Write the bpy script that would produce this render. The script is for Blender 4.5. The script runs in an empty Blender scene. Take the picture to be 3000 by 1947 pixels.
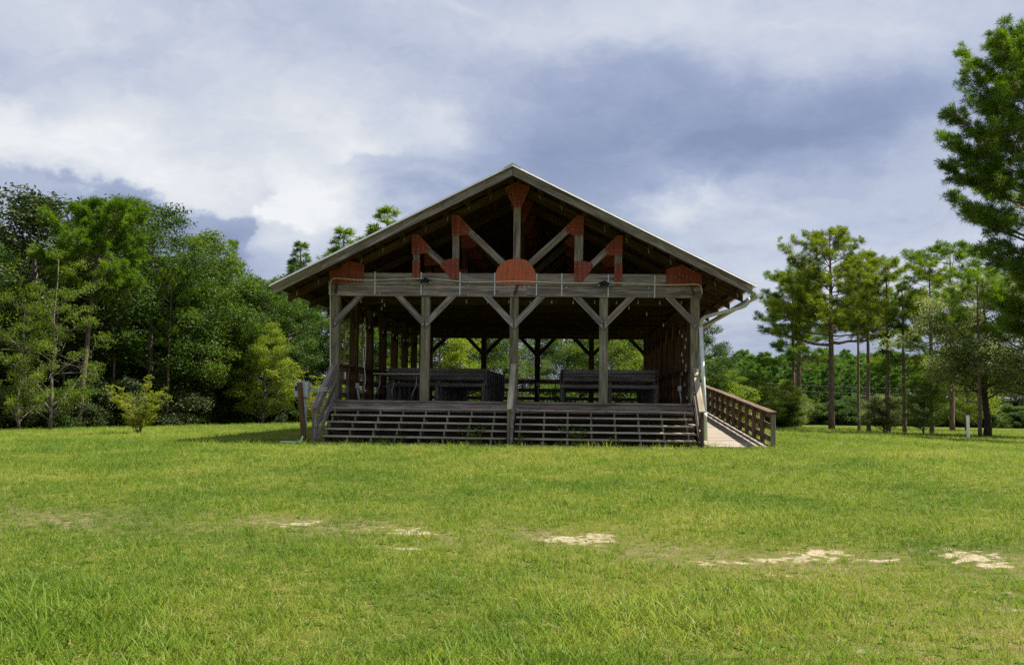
import bpy, math, random
import numpy as np
from mathutils import Vector, Matrix

random.seed(7)
SC = bpy.context.scene
COL = SC.collection

# ------------------------------------------------------------------ camera
CAM = (1.3454, -22.4803, 0.97)
YAW, PITCH, ROLL = 0.06188, 0.06854, 0.01180
PW, PH, FPX = 3000.0, 1947.0, 35.0 / 36.0 * 3000.0
cam_d = bpy.data.cameras.new('camera')
cam_d.sensor_width = 36.0
cam_d.lens = 35.0
cam_d.clip_start = 0.1
cam_d.clip_end = 3000.0
cam = bpy.data.objects.new('camera', cam_d)
COL.objects.link(cam)
cam.matrix_world = (Matrix.Translation(CAM) @ Matrix.Rotation(YAW, 4, 'Z')
                    @ Matrix.Rotation(math.pi / 2 + PITCH, 4, 'X') @ Matrix.Rotation(ROLL, 4, 'Z'))
SC.camera = cam

def ray(u, v):
    a, b = u - PW / 2, v - PH / 2
    c, s = math.cos(ROLL), math.sin(ROLL)
    a, b = c * a + s * b, -s * a + c * b
    d = (a / FPX, 1.0, -b / FPX)
    c, s = math.cos(PITCH), math.sin(PITCH)
    d = (d[0], c * d[1] - s * d[2], s * d[1] + c * d[2])
    c, s = math.cos(YAW), math.sin(YAW)
    return (c * d[0] - s * d[1], s * d[0] + c * d[1], d[2])

def fp(u, v, y):
    """pixel of the photograph -> point on the upright plane at depth y"""
    d = ray(u, v)
    t = (y - CAM[1]) / d[1]
    return Vector((CAM[0] + t * d[0], y, CAM[2] + t * d[2]))

# ------------------------------------------------------------------ view, sun and sky
SC.view_settings.view_transform = 'Standard'
SC.view_settings.look = 'None'
SC.view_settings.gamma = 1.0
SC.view_settings.use_curve_mapping = False
EXPO = 1.18
SC.view_settings.exposure = EXPO
SC.cycles.use_denoising = False
SC.render.filter_size = 1.2
SC.cycles.max_bounces = 8
SC.cycles.transparent_max_bounces = 8
SC.cycles.sample_clamp_indirect = 6.0

SUN_EL = math.radians(57.0)
SUN_AZ = math.radians(82.0)          # clockwise from +Y: the sun stands to the right of the hall
sun_dir = Vector((math.sin(SUN_AZ) * math.cos(SUN_EL), math.cos(SUN_AZ) * math.cos(SUN_EL), math.sin(SUN_EL)))
sl = bpy.data.lights.new('sun', 'SUN')
sl.energy = 4.3
sl.angle = math.radians(0.6)
sl.color = (1.0, 0.95, 0.86)
so = bpy.data.objects.new('sun', sl)
COL.objects.link(so)
so.rotation_euler = sun_dir.to_track_quat('Z', 'Y').to_euler()
so.location = (30, 0, 60)

class NB:
    """small helper to write shader maths"""
    def __init__(s, nt):
        s.nt = nt
    def n(s, t, **kw):
        nd = s.nt.nodes.new(t)
        for k, v in kw.items():
            setattr(nd, k, v)
        return nd
    def put(s, sock, v):
        if hasattr(v, 'is_linked') or isinstance(v, bpy.types.NodeSocket):
            s.nt.links.new(v, sock)
        else:
            sock.default_value = v
    def m(s, op, a, b=0.0, c=0.0, clamp=False):
        nd = s.n('ShaderNodeMath', operation=op, use_clamp=clamp)
        s.put(nd.inputs[0], a)
        s.put(nd.inputs[1], b)
        s.put(nd.inputs[2], c)
        return nd.outputs[0]
    def add(s, a, b): return s.m('ADD', a, b)
    def sub(s, a, b): return s.m('SUBTRACT', a, b)
    def mul(s, a, b): return s.m('MULTIPLY', a, b)
    def noise(s, vec, scale, detail=4.0, rough=0.55, dist=0.0, w=None):
        nd = s.n('ShaderNodeTexNoise')
        if w is not None:
            nd.noise_dimensions = '4D'
            s.put(nd.inputs['W'], w)
        s.put(nd.inputs['Vector'], vec)
        s.put(nd.inputs['Scale'], scale)
        nd.inputs['Detail'].default_value = detail
        nd.inputs['Roughness'].default_value = rough
        nd.inputs['Distortion'].default_value = dist
        return nd.outputs['Fac']
    def ramp(s, fac, stops, interp='LINEAR'):
        nd = s.n('ShaderNodeValToRGB')
        cr = nd.color_ramp
        cr.interpolation = interp
        while len(cr.elements) < len(stops):
            cr.elements.new(0.5)
        for e, (p, c) in zip(cr.elements, stops):
            e.position = p
            e.color = (c[0], c[1], c[2], 1.0)
        s.put(nd.inputs[0], fac)
        return nd.outputs[0]
    def mix(s, fac, a, b, blend='MIX'):
        nd = s.n('ShaderNodeMix', data_type='RGBA', blend_type=blend)
        s.put(nd.inputs[0], fac)
        for sock, v in ((nd.inputs[6], a), (nd.inputs[7], b)):
            if isinstance(v, tuple) and len(v) == 3:
                v = (v[0], v[1], v[2], 1.0)
            s.put(sock, v)
        return nd.outputs[2]
    def smooth(s, v, lo, hi):
        nd = s.n('ShaderNodeMapRange', interpolation_type='SMOOTHSTEP')
        s.put(nd.inputs[0], v)
        nd.inputs[1].default_value = lo
        nd.inputs[2].default_value = hi
        return nd.outputs[0]
    def xyz(s, x, y, z):
        nd = s.n('ShaderNodeCombineXYZ')
        for k, v in enumerate((x, y, z)):
            s.put(nd.inputs[k], v)
        return nd.outputs[0]

world = bpy.data.worlds.new('World')
SC.world = world
world.use_nodes = True
wt = world.node_tree
wt.nodes.clear()
b = NB(wt)
tc = b.n('ShaderNodeTexCoord')
sep = b.n('ShaderNodeSeparateXYZ')
wt.links.new(tc.outputs['Generated'], sep.inputs[0])
X, Y, Z = sep.outputs
az0 = b.m('ARCTAN2', X, Y)
el0 = b.m('ARCSINE', Z)
sky = b.n('ShaderNodeTexSky', sky_type='NISHITA')
sky.sun_disc = False
sky.sun_elevation = SUN_EL
sky.sun_rotation = SUN_AZ
# cloud sheet: flat layer seen in perspective, so the streaks thin out towards the horizon
zz = b.add(b.m('MAXIMUM', Z, 0.0), 0.30)
px, py = b.m('DIVIDE', X, zz), b.m('DIVIDE', Y, zz)
w1 = b.sub(b.noise(b.xyz(px, py, 0.0), 1.6, 6.0, 0.6), 0.5)
w2 = b.sub(b.noise(b.xyz(px, py, 4.0), 1.6, 6.0, 0.6), 0.5)
wx = b.add(px, b.mul(w1, 0.9))
wy = b.add(py, b.mul(w2, 0.9))
big = b.noise(b.xyz(b.add(wx, b.mul(wy, 0.3)), wy, 3.1), 1.1, 6.0, 0.55)
mid = b.noise(b.xyz(wx, b.mul(wy, 1.5), 9.7), 3.0, 10.0, 0.66)
# fields for placed clouds: direction angles pushed about by two sizes of turbulence
t1 = b.sub(b.noise(b.xyz(az0, b.mul(el0, 1.4), 1.0), 6.0, 8.0, 0.60), 0.5)
t2 = b.sub(b.noise(b.xyz(az0, b.mul(el0, 1.4), 21.0), 6.0, 8.0, 0.60), 0.5)
f1 = b.sub(b.noise(b.xyz(az0, b.mul(el0, 1.2), 31.0), 24.0, 8.0, 0.62), 0.5)
f2 = b.sub(b.noise(b.xyz(az0, b.mul(el0, 1.2), 41.0), 24.0, 8.0, 0.62), 0.5)
azs = b.add(az0, b.mul(t1, 0.22))
els = b.add(el0, b.mul(t2, 0.13))
azf = b.add(b.add(az0, b.mul(t1, 0.10)), b.mul(f1, 0.060))
elf = b.add(b.add(el0, b.mul(t2, 0.07)), b.mul(f2, 0.055))

def blob(u, v, su, sv, rot, a=None, e=None):
    d = Vector(ray(u, v)).normalized()
    ca, ce = math.atan2(d.x, d.y), math.asin(d.z)
    a, e = a or azs, e or els
    da, de = b.sub(a, ca), b.sub(e, ce)
    c, s = math.cos(math.radians(rot)), math.sin(math.radians(rot))
    p = b.mul(b.add(b.mul(da, c), b.mul(de, s)), FPX / su)
    q = b.mul(b.sub(b.mul(de, c), b.mul(da, s)), FPX / sv)
    r2 = b.add(b.mul(p, p), b.mul(q, q))
    return b.m('EXPONENT', b.mul(r2, -1.0))

def side(u0, v0, u1, v1, lo, hi):
    """1 above a ragged line through two sky points, 0 below it"""
    pts_ = []
    for (u, v) in ((u0, v0), (u1, v1)):
        d = Vector(ray(u, v)).normalized()
        pts_.append((math.atan2(d.x, d.y), math.asin(d.z)))
    (a0, e0), (a1, e1) = pts_
    ln = math.hypot(a1 - a0, e1 - e0)
    nx_, ny_ = -(e1 - e0) / ln, (a1 - a0) / ln
    dd = b.add(b.mul(b.sub(azf, a0), nx_), b.mul(b.sub(elf, e0), ny_))
    return b.smooth(dd, lo, hi)

L = b.add(0.395, b.mul(b.sub(big, 0.5), 0.80))
L = b.add(L, b.mul(b.sub(mid, 0.5), 0.52))
for (u, v, su, sv, rot, amp) in (
        (500, 100, 900, 130, -10, 0.20), (130, 300, 300, 70, -20, -0.12), (950, 380, 520, 90, -12, 0.14),
        (1950, 70, 900, 150, 0, 0.26), (2250, 390, 560, 130, 6, -0.30), (1620, 480, 300, 200, 20, -0.20),
        (1990, 610, 190, 50, 10, 0.40), (2230, 640, 260, 40, 14, 0.20), (2350, 790, 420, 80, 0, 0.16),
        (2620, 1010, 380, 110, 0, -0.26), (560, 700, 260, 75, -6, -0.26), (1290, 340, 90, 70, 30, 0.22),
        (2800, 180, 420, 260, 0, 0.08), (1250, 170, 420, 90, -8, -0.12), (1350, 660, 240, 150, 0, -0.16)):
    L = b.add(L, b.mul(blob(u, v, su, sv, rot), amp))
# bright cloud bank on the left with a firm lower edge, and the puffy tower beside it
bank = b.mul(blob(330, 480, 680, 150, -11), side(0, 500, 760, 655, -0.003, 0.011))
tower = b.mul(blob(880, 660, 190, 125, 0), side(740, 790, 790, 540, 0.006, -0.004))
shoulder = blob(930, 470, 230, 90, -12)
anvil = b.mul(blob(1080, 440, 200, 90, -10), side(840, 540, 1200, 440, -0.003, 0.010))
L = b.add(L, b.mul(bank, 0.62))
L = b.add(L, b.mul(tower, 0.44))
L = b.add(L, b.mul(shoulder, 0.16))
L = b.add(L, b.mul(anvil, 0.24))
L = b.add(L, b.mul(f1, 0.16))
K = 1.0 / (2.0 ** EXPO)
ccol = b.ramp(L, [(0.0, tuple(K * c for c in (0.225, 0.270, 0.43))), (0.28, tuple(K * c for c in (0.345, 0.400, 0.565))),
                  (0.55, tuple(K * c for c in (0.555, 0.60, 0.715))), (0.78, tuple(K * c for c in (0.735, 0.755, 0.80))),
                  (1.0, tuple(K * c for c in (0.90, 0.905, 0.91)))])
bg1 = b.n('ShaderNodeBackground')
bg2 = b.n('ShaderNodeBackground')
wt.links.new(sky.outputs[0], bg1.inputs[0])
bg1.inputs[1].default_value = 0.10
wt.links.new(ccol, bg2.inputs[0])
bg2.inputs[1].default_value = 1.0
mixs = b.n('ShaderNodeMixShader')
mixs.inputs[0].default_value = 0.93
wt.links.new(bg1.outputs[0], mixs.inputs[1])
wt.links.new(bg2.outputs[0], mixs.inputs[2])
wo = b.n('ShaderNodeOutputWorld')
wt.links.new(mixs.outputs[0], wo.inputs[0])

# ------------------------------------------------------------------ materials
def newmat(name):
    m = bpy.data.materials.new(name)
    m.use_nodes = True
    m.node_tree.nodes.clear()
    n = NB(m.node_tree)
    out = n.n('ShaderNodeOutputMaterial')
    return m, n, out

def bsdf(n, out, col, rough=0.8, metal=0.0, spec=0.3, bump=None, bstr=0.3, bdist=0.01):
    p = n.n('ShaderNodeBsdfPrincipled')
    n.put(p.inputs['Base Color'], col if not isinstance(col, tuple) else (col[0], col[1], col[2], 1.0))
    n.put(p.inputs['Roughness'], rough)
    p.inputs['Metallic'].default_value = metal
    p.inputs['Specular IOR Level'].default_value = spec
    if bump is not None:
        bn = n.n('ShaderNodeBump')
        bn.inputs['Strength'].default_value = bstr
        bn.inputs['Distance'].default_value = bdist
        n.put(bn.inputs['Height'], bump)
        n.nt.links.new(bn.outputs[0], p.inputs['Normal'])
    n.nt.links.new(p.outputs[0], out.inputs[0])
    return p

def wood(name, dark, light, stain=None, stain_amt=0.5, knots=True, vary=0.35):
    """sawn timber, grain along local X, each piece different"""
    m, n, out = newmat(name)
    t = n.n('ShaderNodeTexCoord')
    oi = n.n('ShaderNodeObjectInfo')
    rnd = oi.outputs['Random']
    mp = n.n('ShaderNodeMapping')
    n.nt.links.new(t.outputs['Object'], mp.inputs['Vector'])
    mp.inputs['Scale'].default_value = (0.55, 13.0, 13.0)
    n.nt.links.new(n.xyz(n.mul(rnd, 37.0), n.mul(rnd, 11.0), n.mul(rnd, 23.0)), mp.inputs['Location'])
    g = n.noise(mp.outputs[0], 2.0, 7.0, 0.62, 1.1)
    mp2 = n.n('ShaderNodeMapping')
    n.nt.links.new(t.outputs['Object'], mp2.inputs['Vector'])
    mp2.inputs['Scale'].default_value = (1.4, 60.0, 60.0)
    g2 = n.noise(mp2.outputs[0], 2.0, 4.0, 0.6, 0.4)
    lg = n.noise(t.outputs['Object'], 1.3, 3.0, 0.5, 0.0, w=n.mul(rnd, 50.0))
    mp4 = n.n('ShaderNodeMapping')
    n.nt.links.new(t.outputs['Object'], mp4.inputs['Vector'])
    mp4.inputs['Scale'].default_value = (0.45, 5.0, 5.0)
    n.nt.links.new(n.xyz(n.mul(rnd, 29.0), n.mul(rnd, 19.0), n.mul(rnd, 13.0)), mp4.inputs['Location'])
    g3 = n.noise(mp4.outputs[0], 2.0, 5.0, 0.6, 1.6)
    f = n.add(n.add(n.mul(g, 0.45), n.mul(g2, 0.22)), n.mul(g3, 0.40))
    col = n.ramp(f, [(0.43, dark), (0.53, tuple(0.6 * a + 0.4 * b_ for a, b_ in zip(dark, light))), (0.64, light)])
    if stain:
        col = n.mix(n.mul(n.smooth(lg, 0.45, 0.7), stain_amt), col, stain)
    if knots:
        mp3 = n.n('ShaderNodeMapping')
        n.nt.links.new(t.outputs['Object'], mp3.inputs['Vector'])
        mp3.inputs['Scale'].default_value = (1.0, 3.0, 3.0)
        n.nt.links.new(n.xyz(n.mul(rnd, 17.0), n.mul(rnd, 31.0), n.mul(rnd, 7.0)), mp3.inputs['Location'])
        vo = n.n('ShaderNodeTexVoronoi')
        vo.inputs['Scale'].default_value = 2.2
        n.nt.links.new(mp3.outputs[0], vo.inputs['Vector'])
        kn = n.smooth(vo.outputs['Distance'], 0.13, 0.05)
        col = n.mix(n.mul(kn, 0.55), col, tuple(c * 0.35 for c in dark))
    hs = n.n('ShaderNodeHueSaturation')
    n.put(hs.inputs['Value'], n.add(1.0 - vary / 2, n.mul(rnd, vary)))
    n.put(hs.inputs['Color'], col)
    bsdf(n, out, hs.outputs[0], 0.88, 0.0, 0.15, n.add(g, n.mul(g2, 0.5)), 0.5, 0.006)
    return m

def plain(name, c1, c2, rough=0.6, metal=0.0, scale=6.0, spec=0.3, bump=0.0):
    m, n, out = newmat(name)
    t = n.n('ShaderNodeTexCoord')
    f = n.noise(t.outputs['Object'], scale, 5.0, 0.6)
    col = n.ramp(f, [(0.3, c1), (0.7, c2)])
    bsdf(n, out, col, rough, metal, spec, f if bump else None, bump, 0.004)
    return m

M = {}
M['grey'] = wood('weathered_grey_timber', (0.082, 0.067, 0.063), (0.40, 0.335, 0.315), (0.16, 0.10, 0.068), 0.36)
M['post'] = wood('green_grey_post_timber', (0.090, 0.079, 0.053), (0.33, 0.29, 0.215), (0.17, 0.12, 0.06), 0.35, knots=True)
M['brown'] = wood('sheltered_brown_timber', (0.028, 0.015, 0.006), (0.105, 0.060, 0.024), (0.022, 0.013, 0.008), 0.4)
M['dark'] = wood('dark_old_timber', (0.026, 0.020, 0.014), (0.095, 0.076, 0.055), None)
M['tread'] = wood('worn_tread_timber', (0.25, 0.205, 0.150), (0.60, 0.52, 0.41), (0.26, 0.22, 0.15), 0.4)
M['cap'] = wood('pale_handrail_timber', (0.24, 0.20, 0.13), (0.56, 0.49, 0.345), (0.16, 0.13, 0.09), 0.5)
M['ramp'] = wood('bleached_ramp_plank', (0.23, 0.195, 0.150), (0.42, 0.365, 0.295), (0.21, 0.17, 0.125), 0.35, knots=False)
M['rail'] = wood('brown_rail_timber', (0.070, 0.046, 0.029), (0.235, 0.165, 0.108), (0.15, 0.125, 0.10), 0.45)
M['pew'] = wood('grey_pew_timber', (0.10, 0.085, 0.072), (0.32, 0.275, 0.235), (0.11, 0.075, 0.052), 0.4)

M['rust_wood'] = wood('dark_brown_post_timber', (0.050, 0.028, 0.014), (0.15, 0.088, 0.048), None)

def red_plate(name, c1, c2, streak):
    m, n, out = newmat(name)
    t = n.n('ShaderNodeTexCoord')
    oi = n.n('ShaderNodeObjectInfo')
    mp = n.n('ShaderNodeMapping')
    n.nt.links.new(t.outputs['Object'], mp.inputs['Vector'])
    mp.inputs['Scale'].default_value = (9.0, 9.0, 0.9)
    s1 = n.noise(mp.outputs[0], 2.0, 4.0, 0.5, 0.0, w=n.mul(oi.outputs['Random'], 20.0))
    s2 = n.noise(t.outputs['Object'], 6.0, 5.0, 0.65, 0.0, w=n.mul(oi.outputs['Random'], 30.0))
    col = n.ramp(s1, [(0.35, c1), (0.65, c2)])
    col = n.mix(n.mul(n.smooth(s2, 0.52, 0.72), streak), col, tuple(c * 0.45 for c in c1))
    bsdf(n, out, col, 0.62, 0.0, 0.25, s2, 0.15, 0.004)
    return m
M['red'] = red_plate('red_oxide_paint', (0.19, 0.034, 0.019), (0.28, 0.060, 0.036), 0.65)
M['orange'] = red_plate('faded_orange_red_paint', (0.40, 0.085, 0.036), (0.55, 0.140, 0.064), 0.45)
M['bolt'] = plain('bolt_steel', (0.20, 0.17, 0.15), (0.34, 0.30, 0.27), 0.5, 0.4)
M['galv'] = plain('galvanised_strap', (0.42, 0.43, 0.44), (0.60, 0.61, 0.62), 0.45, 0.5, 20.0)
M['roofmetal'] = plain('white_roof_metal', (0.55, 0.56, 0.57), (0.66, 0.66, 0.66), 0.5, 0.0, 3.0)
M['trim'] = plain('dull_white_trim', (0.22, 0.22, 0.23), (0.32, 0.32, 0.33), 0.5, 0.0, 4.0)
M['gutter'] = plain('grey_gutter_metal', (0.40, 0.40, 0.37), (0.55, 0.55, 0.52), 0.45, 0.2, 3.0)
M['pvc'] = plain('white_pipe_plastic', (0.66, 0.67, 0.68), (0.80, 0.80, 0.80), 0.4, 0.0, 3.0)
M['conduit'] = plain('cream_conduit', (0.52, 0.49, 0.40), (0.68, 0.65, 0.56), 0.5, 0.0, 5.0)
M['boxgrey'] = plain('grey_box_enamel', (0.36, 0.40, 0.42), (0.44, 0.48, 0.50), 0.45, 0.1, 4.0)
M['black'] = plain('black_plastic', (0.010, 0.010, 0.014), (0.03, 0.03, 0.04), 0.5)
M['rust'] = plain('dark_rusty_steel', (0.035, 0.020, 0.016), (0.09, 0.045, 0.03), 0.7)
M['white'] = plain('white_tabletop', (0.62, 0.61, 0.58), (0.78, 0.77, 0.74), 0.45)
M['tubesteel'] = plain('grey_tube_steel', (0.30, 0.30, 0.30), (0.45, 0.45, 0.45), 0.4, 0.4)
M['board'] = plain('brown_chipboard', (0.16, 0.08, 0.04), (0.24, 0.13, 0.07), 0.7)
M['bulb'] = plain('frosted_bulb_glass', (0.25, 0.25, 0.22), (0.38, 0.38, 0.34), 0.2, 0.0, 3.0, 0.5)
M['wire'] = plain('power_wire', (0.10, 0.10, 0.10), (0.2, 0.2, 0.2), 0.6)

def foliage(name, dark, light, yellow, trans=0.35, gloss=0.25):
    k_ = 1.15 if 'dark' in name else 1.32
    dark, light, yellow = (tuple(c * k_ for c in q) for q in (dark, light, yellow))
    m, n, out = newmat(name)
    at = n.n('ShaderNodeAttribute')
    at.attribute_name = 'tint'
    oi = n.n('ShaderNodeObjectInfo')
    tc_ = n.n('ShaderNodeTexCoord')
    lo = n.noise(tc_.outputs['Object'], 0.55, 3.0, 0.5)
    f = n.add(n.mul(at.outputs['Fac'], 0.75), n.mul(n.sub(lo, 0.5), 0.7))
    f = n.add(f, n.mul(n.sub(oi.outputs['Random'], 0.5), 0.40))
    col = n.ramp(f, [(0.05, dark), (0.6, light), (1.0, yellow)])
    p = n.n('ShaderNodeBsdfPrincipled')
    n.put(p.inputs['Base Color'], col)
    p.inputs['Roughness'].default_value = 0.55
    p.inputs['Specular IOR Level'].default_value = gloss
    tr = n.n('ShaderNodeBsdfTranslucent')
    hs = n.n('ShaderNodeHueSaturation')
    hs.inputs['Saturation'].default_value = 1.15
    hs.inputs['Value'].default_value = 1.25
    n.put(hs.inputs['Color'], col)
    n.nt.links.new(hs.outputs[0], tr.inputs[0])
    mx = n.n('ShaderNodeMixShader')
    mx.inputs[0].default_value = trans
    n.nt.links.new(p.outputs[0], mx.inputs[1])
    n.nt.links.new(tr.outputs[0], mx.inputs[2])
    n.nt.links.new(mx.outputs[0], out.inputs[0])
    return m

M['leaf_dark'] = foliage('dark_glossy_leaf', (0.020, 0.033, 0.008), (0.056, 0.080, 0.020), (0.125, 0.125, 0.045), 0.2, 0.3)
M['leaf_mid'] = foliage('mid_green_leaf', (0.022, 0.046, 0.008), (0.072, 0.118, 0.018), (0.165, 0.190, 0.035), 0.4)
M['leaf_light'] = foliage('light_green_leaf', (0.046, 0.080, 0.010), (0.142, 0.195, 0.023), (0.28, 0.295, 0.046), 0.45)
M['leaf_yellow'] = foliage('yellow_green_leaf', (0.050, 0.075, 0.006), (0.155, 0.185, 0.014), (0.30, 0.285, 0.026), 0.45)
M['leaf_grey'] = foliage('grey_green_leaf', (0.070, 0.092, 0.026), (0.200, 0.230, 0.075), (0.34, 0.34, 0.16), 0.4, 0.35)
M['needle'] = foliage('pine_needle', (0.032, 0.070, 0.009), (0.118, 0.185, 0.021), (0.26, 0.255, 0.042), 0.5)
M['needle_warm'] = foliage('warm_pine_needle', (0.052, 0.085, 0.011), (0.170, 0.210, 0.028), (0.32, 0.285, 0.060), 0.5)
M['needle_far'] = foliage('far_pine_needle', (0.028, 0.068, 0.013), (0.095, 0.170, 0.030), (0.19, 0.225, 0.042), 0.45)
M['weed'] = foliage('weed_leaf', (0.05, 0.09, 0.012), (0.12, 0.19, 0.02), (0.22, 0.27, 0.03), 0.4)

def bark(name, c1, c2):
    m, n, out = newmat(name)
    t = n.n('ShaderNodeTexCoord')
    mp = n.n('ShaderNodeMapping')
    n.nt.links.new(t.outputs['Object'], mp.inputs['Vector'])
    mp.inputs['Scale'].default_value = (7.0, 7.0, 1.6)
    f = n.noise(mp.outputs[0], 2.0, 6.0, 0.65, 0.3)
    col = n.ramp(f, [(0.36, c1), (0.64, c2)])
    bsdf(n, out, col, 0.9, 0.0, 0.1, f, 0.8, 0.05)
    return m
M['bark_pine'] = bark('pine_bark', (0.06, 0.042, 0.032), (0.25, 0.175, 0.135))
M['bark_grey'] = bark('grey_bark', (0.065, 0.054, 0.042), (0.26, 0.22, 0.175))
M['bark_dark'] = bark('dark_bark', (0.022, 0.018, 0.014), (0.09, 0.072, 0.055))

# ------------------------------------------------------------------ object helpers
def wmat(o):
    """world matrix from the parent chain, without a depsgraph update"""
    if o.parent is None:
        return o.matrix_basis.copy()
    return wmat(o.parent) @ o.matrix_parent_inverse @ o.matrix_basis

def link(o, parent=None):
    COL.objects.link(o)
    if parent is not None:
        o.parent = parent
        o.matrix_parent_inverse = wmat(parent).inverted()
    return o

def tag(o, label=None, cat=None, group=None, kind=None):
    if label: o['label'] = label
    if cat: o['category'] = cat
    if group: o['group'] = group
    if kind: o['kind'] = kind
    return o

def thing(name, label, cat, loc=(0, 0, 0), group=None):
    o = bpy.data.objects.new(name, None)
    o.empty_display_size = 0.2
    o.location = loc
    link(o)
    return tag(o, label, cat, group)

def mesh_obj(name, me, mat, parent=None, mw=None):
    o = bpy.data.objects.new(name, me)
    if mat is not None and len(me.materials) == 0:
        me.materials.append(mat)
    if mw is not None:
        o.matrix_basis = mw
    return link(o, parent)

def pydata(name, vs, fs, smooth=False):
    me = bpy.data.meshes.new(name)
    me.from_pydata([tuple(v) for v in vs], [], fs)
    me.update()
    if smooth:
        me.polygons.foreach_set('use_smooth', [True] * len(me.polygons))
    return me

_tcache = {}
def timber_mesh(Ln, w, h, mat):
    key = (round(Ln, 3), round(w, 3), round(h, 3), mat.name)
    if key in _tcache:
        return _tcache[key]
    c = min(0.007, 0.18 * w, 0.18 * h)
    a, b_ = w / 2, h / 2
    ring = [(a - c, -b_), (a, -b_ + c), (a, b_ - c), (a - c, b_), (-a + c, b_), (-a, b_ - c), (-a, -b_ + c), (-a + c, -b_)]
    vs = [(-Ln / 2, y, z) for y, z in ring] + [(Ln / 2, y, z) for y, z in ring]
    fs = [(i, (i + 1) % 8, 8 + (i + 1) % 8, 8 + i) for i in range(8)]
    fs += [tuple(range(7, -1, -1)), tuple(range(8, 16))]
    me = pydata('timber', vs, fs)
    me.materials.append(mat)
    _tcache[key] = me
    return me

def frame_x(p0, p1, up=None):
    p0, p1 = Vector(p0), Vector(p1)
    x = (p1 - p0).normalized()
    u = Vector(up) if up else (Vector((0, 1, 0)) if abs(x.z) > 0.95 else Vector((0, 0, 1)))
    y = u.cross(x).normalized()
    z = x.cross(y)
    m = Matrix((x, y, z)).transposed().to_4x4()
    m.translation = (p0 + p1) / 2
    return m, (p1 - p0).length

def timber(name, p0, p1, w, h, mat, parent, up=None):
    """w across (horizontal), h the other way; grain along p0-p1"""
    m, ln = frame_x(p0, p1, up)
    return mesh_obj(name, timber_mesh(ln, w, h, mat), None, parent, m)

def prism_xz(pts, y0, y1):
    """outline in x,z extruded from depth y0 to y1 (y0 nearer)"""
    n_ = len(pts)
    ar = sum(pts[i][0] * pts[(i + 1) % n_][1] - pts[(i + 1) % n_][0] * pts[i][1] for i in range(n_))
    if ar < 0:
        pts = pts[::-1]
    vs = [(p[0], y0, p[1]) for p in pts] + [(p[0], y1, p[1]) for p in pts]
    fs = [tuple(range(n_)), tuple(range(2 * n_ - 1, n_ - 1, -1))]
    fs += [(i, n_ + i, n_ + (i + 1) % n_, (i + 1) % n_) for i in range(n_)]
    return vs, fs

def tube_geo(path, radii, sides=6, cap=True):
    path = [Vector(p) for p in path]
    if not hasattr(radii, '__len__'):
        radii = [radii] * len(path)
    vs, fs = [], []
    prev = None
    for i, p in enumerate(path):
        t = (path[min(i + 1, len(path) - 1)] - path[max(i - 1, 0)])
        t = t.normalized() if t.length > 1e-9 else Vector((0, 0, 1))
        if prev is None:
            a = t.cross(Vector((0, 1, 0)) if abs(t.y) < 0.9 else Vector((1, 0, 0))).normalized()
        else:
            a = (prev - t * prev.dot(t))
            a = a.normalized() if a.length > 1e-6 else t.orthogonal().normalized()
        prev = a
        bb = t.cross(a)
        for k in range(sides):
            an = 2 * math.pi * k / sides
            vs.append(p + (a * math.cos(an) + bb * math.sin(an)) * radii[i])
    n_ = len(path)
    for i in range(n_ - 1):
        for k in range(sides):
            k2 = (k + 1) % sides
            fs.append((i * sides + k, i * sides + k2, (i + 1) * sides + k2, (i + 1) * sides + k))
    if cap:
        fs.append(tuple(range(sides - 1, -1, -1)))
        fs.append(tuple((n_ - 1) * sides + k for k in range(sides)))
    return vs, fs

def merge(geos):
    vs, fs = [], []
    for v, f in geos:
        o = len(vs)
        vs.extend(v)
        fs.extend(tuple(i + o for i in q) for q in f)
    return vs, fs

def bez(p0, p1, p2, n=6):
    p0, p1, p2 = Vector(p0), Vector(p1), Vector(p2)
    return [p0 * (1 - t) ** 2 + p1 * 2 * t * (1 - t) + p2 * t * t for t in [i / n for i in range(n + 1)]]

def box_geo(c, s):
    x, y, z = c
    a, b_, d = s[0] / 2, s[1] / 2, s[2] / 2
    vs = [Vector((x + i * a, y + j * b_, z + k * d)) for k in (-1, 1) for j in (-1, 1) for i in (-1, 1)]
    fs = [(0, 2, 3, 1), (4, 5, 7, 6), (0, 1, 5, 4), (2, 6, 7, 3), (0, 4, 6, 2), (1, 3, 7, 5)]
    return vs, fs

def disc_bolt(x, y, z, r=0.018, d=0.014):
    """bolt head facing the viewer (towards -y)"""
    vs, fs = [], []
    for k in range(6):
        an = math.pi / 3 * k
        vs.append(Vector((x + r * math.cos(an), y, z + r * math.sin(an))))
    for k in range(6):
        an = math.pi / 3 * k
        vs.append(Vector((x + 0.7 * r * math.cos(an), y - d, z + 0.7 * r * math.sin(an))))
    fs = [(k, (k + 1) % 6, 6 + (k + 1) % 6, 6 + k) for k in range(6)] + [tuple(range(6, 12))]
    return vs, fs

def copy_tree(o, parent=None, loc=None, rot=None, scale=None, **tags):
    c = o.copy()
    COL.objects.link(c)
    if parent is not None:
        c.parent = parent
    if loc is not None: c.location = loc
    if rot is not None: c.rotation_euler = (0, 0, rot)
    if scale is not None: c.scale = scale if hasattr(scale, '__len__') else (scale,) * 3
    for k, v in tags.items():
        if v is None:
            if k in c: del c[k]
        else:
            c[k] = v
    for ch in KIDS.get(o.name, []):
        copy_tree(ch, c)
    return c
KIDS = {}

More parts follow.
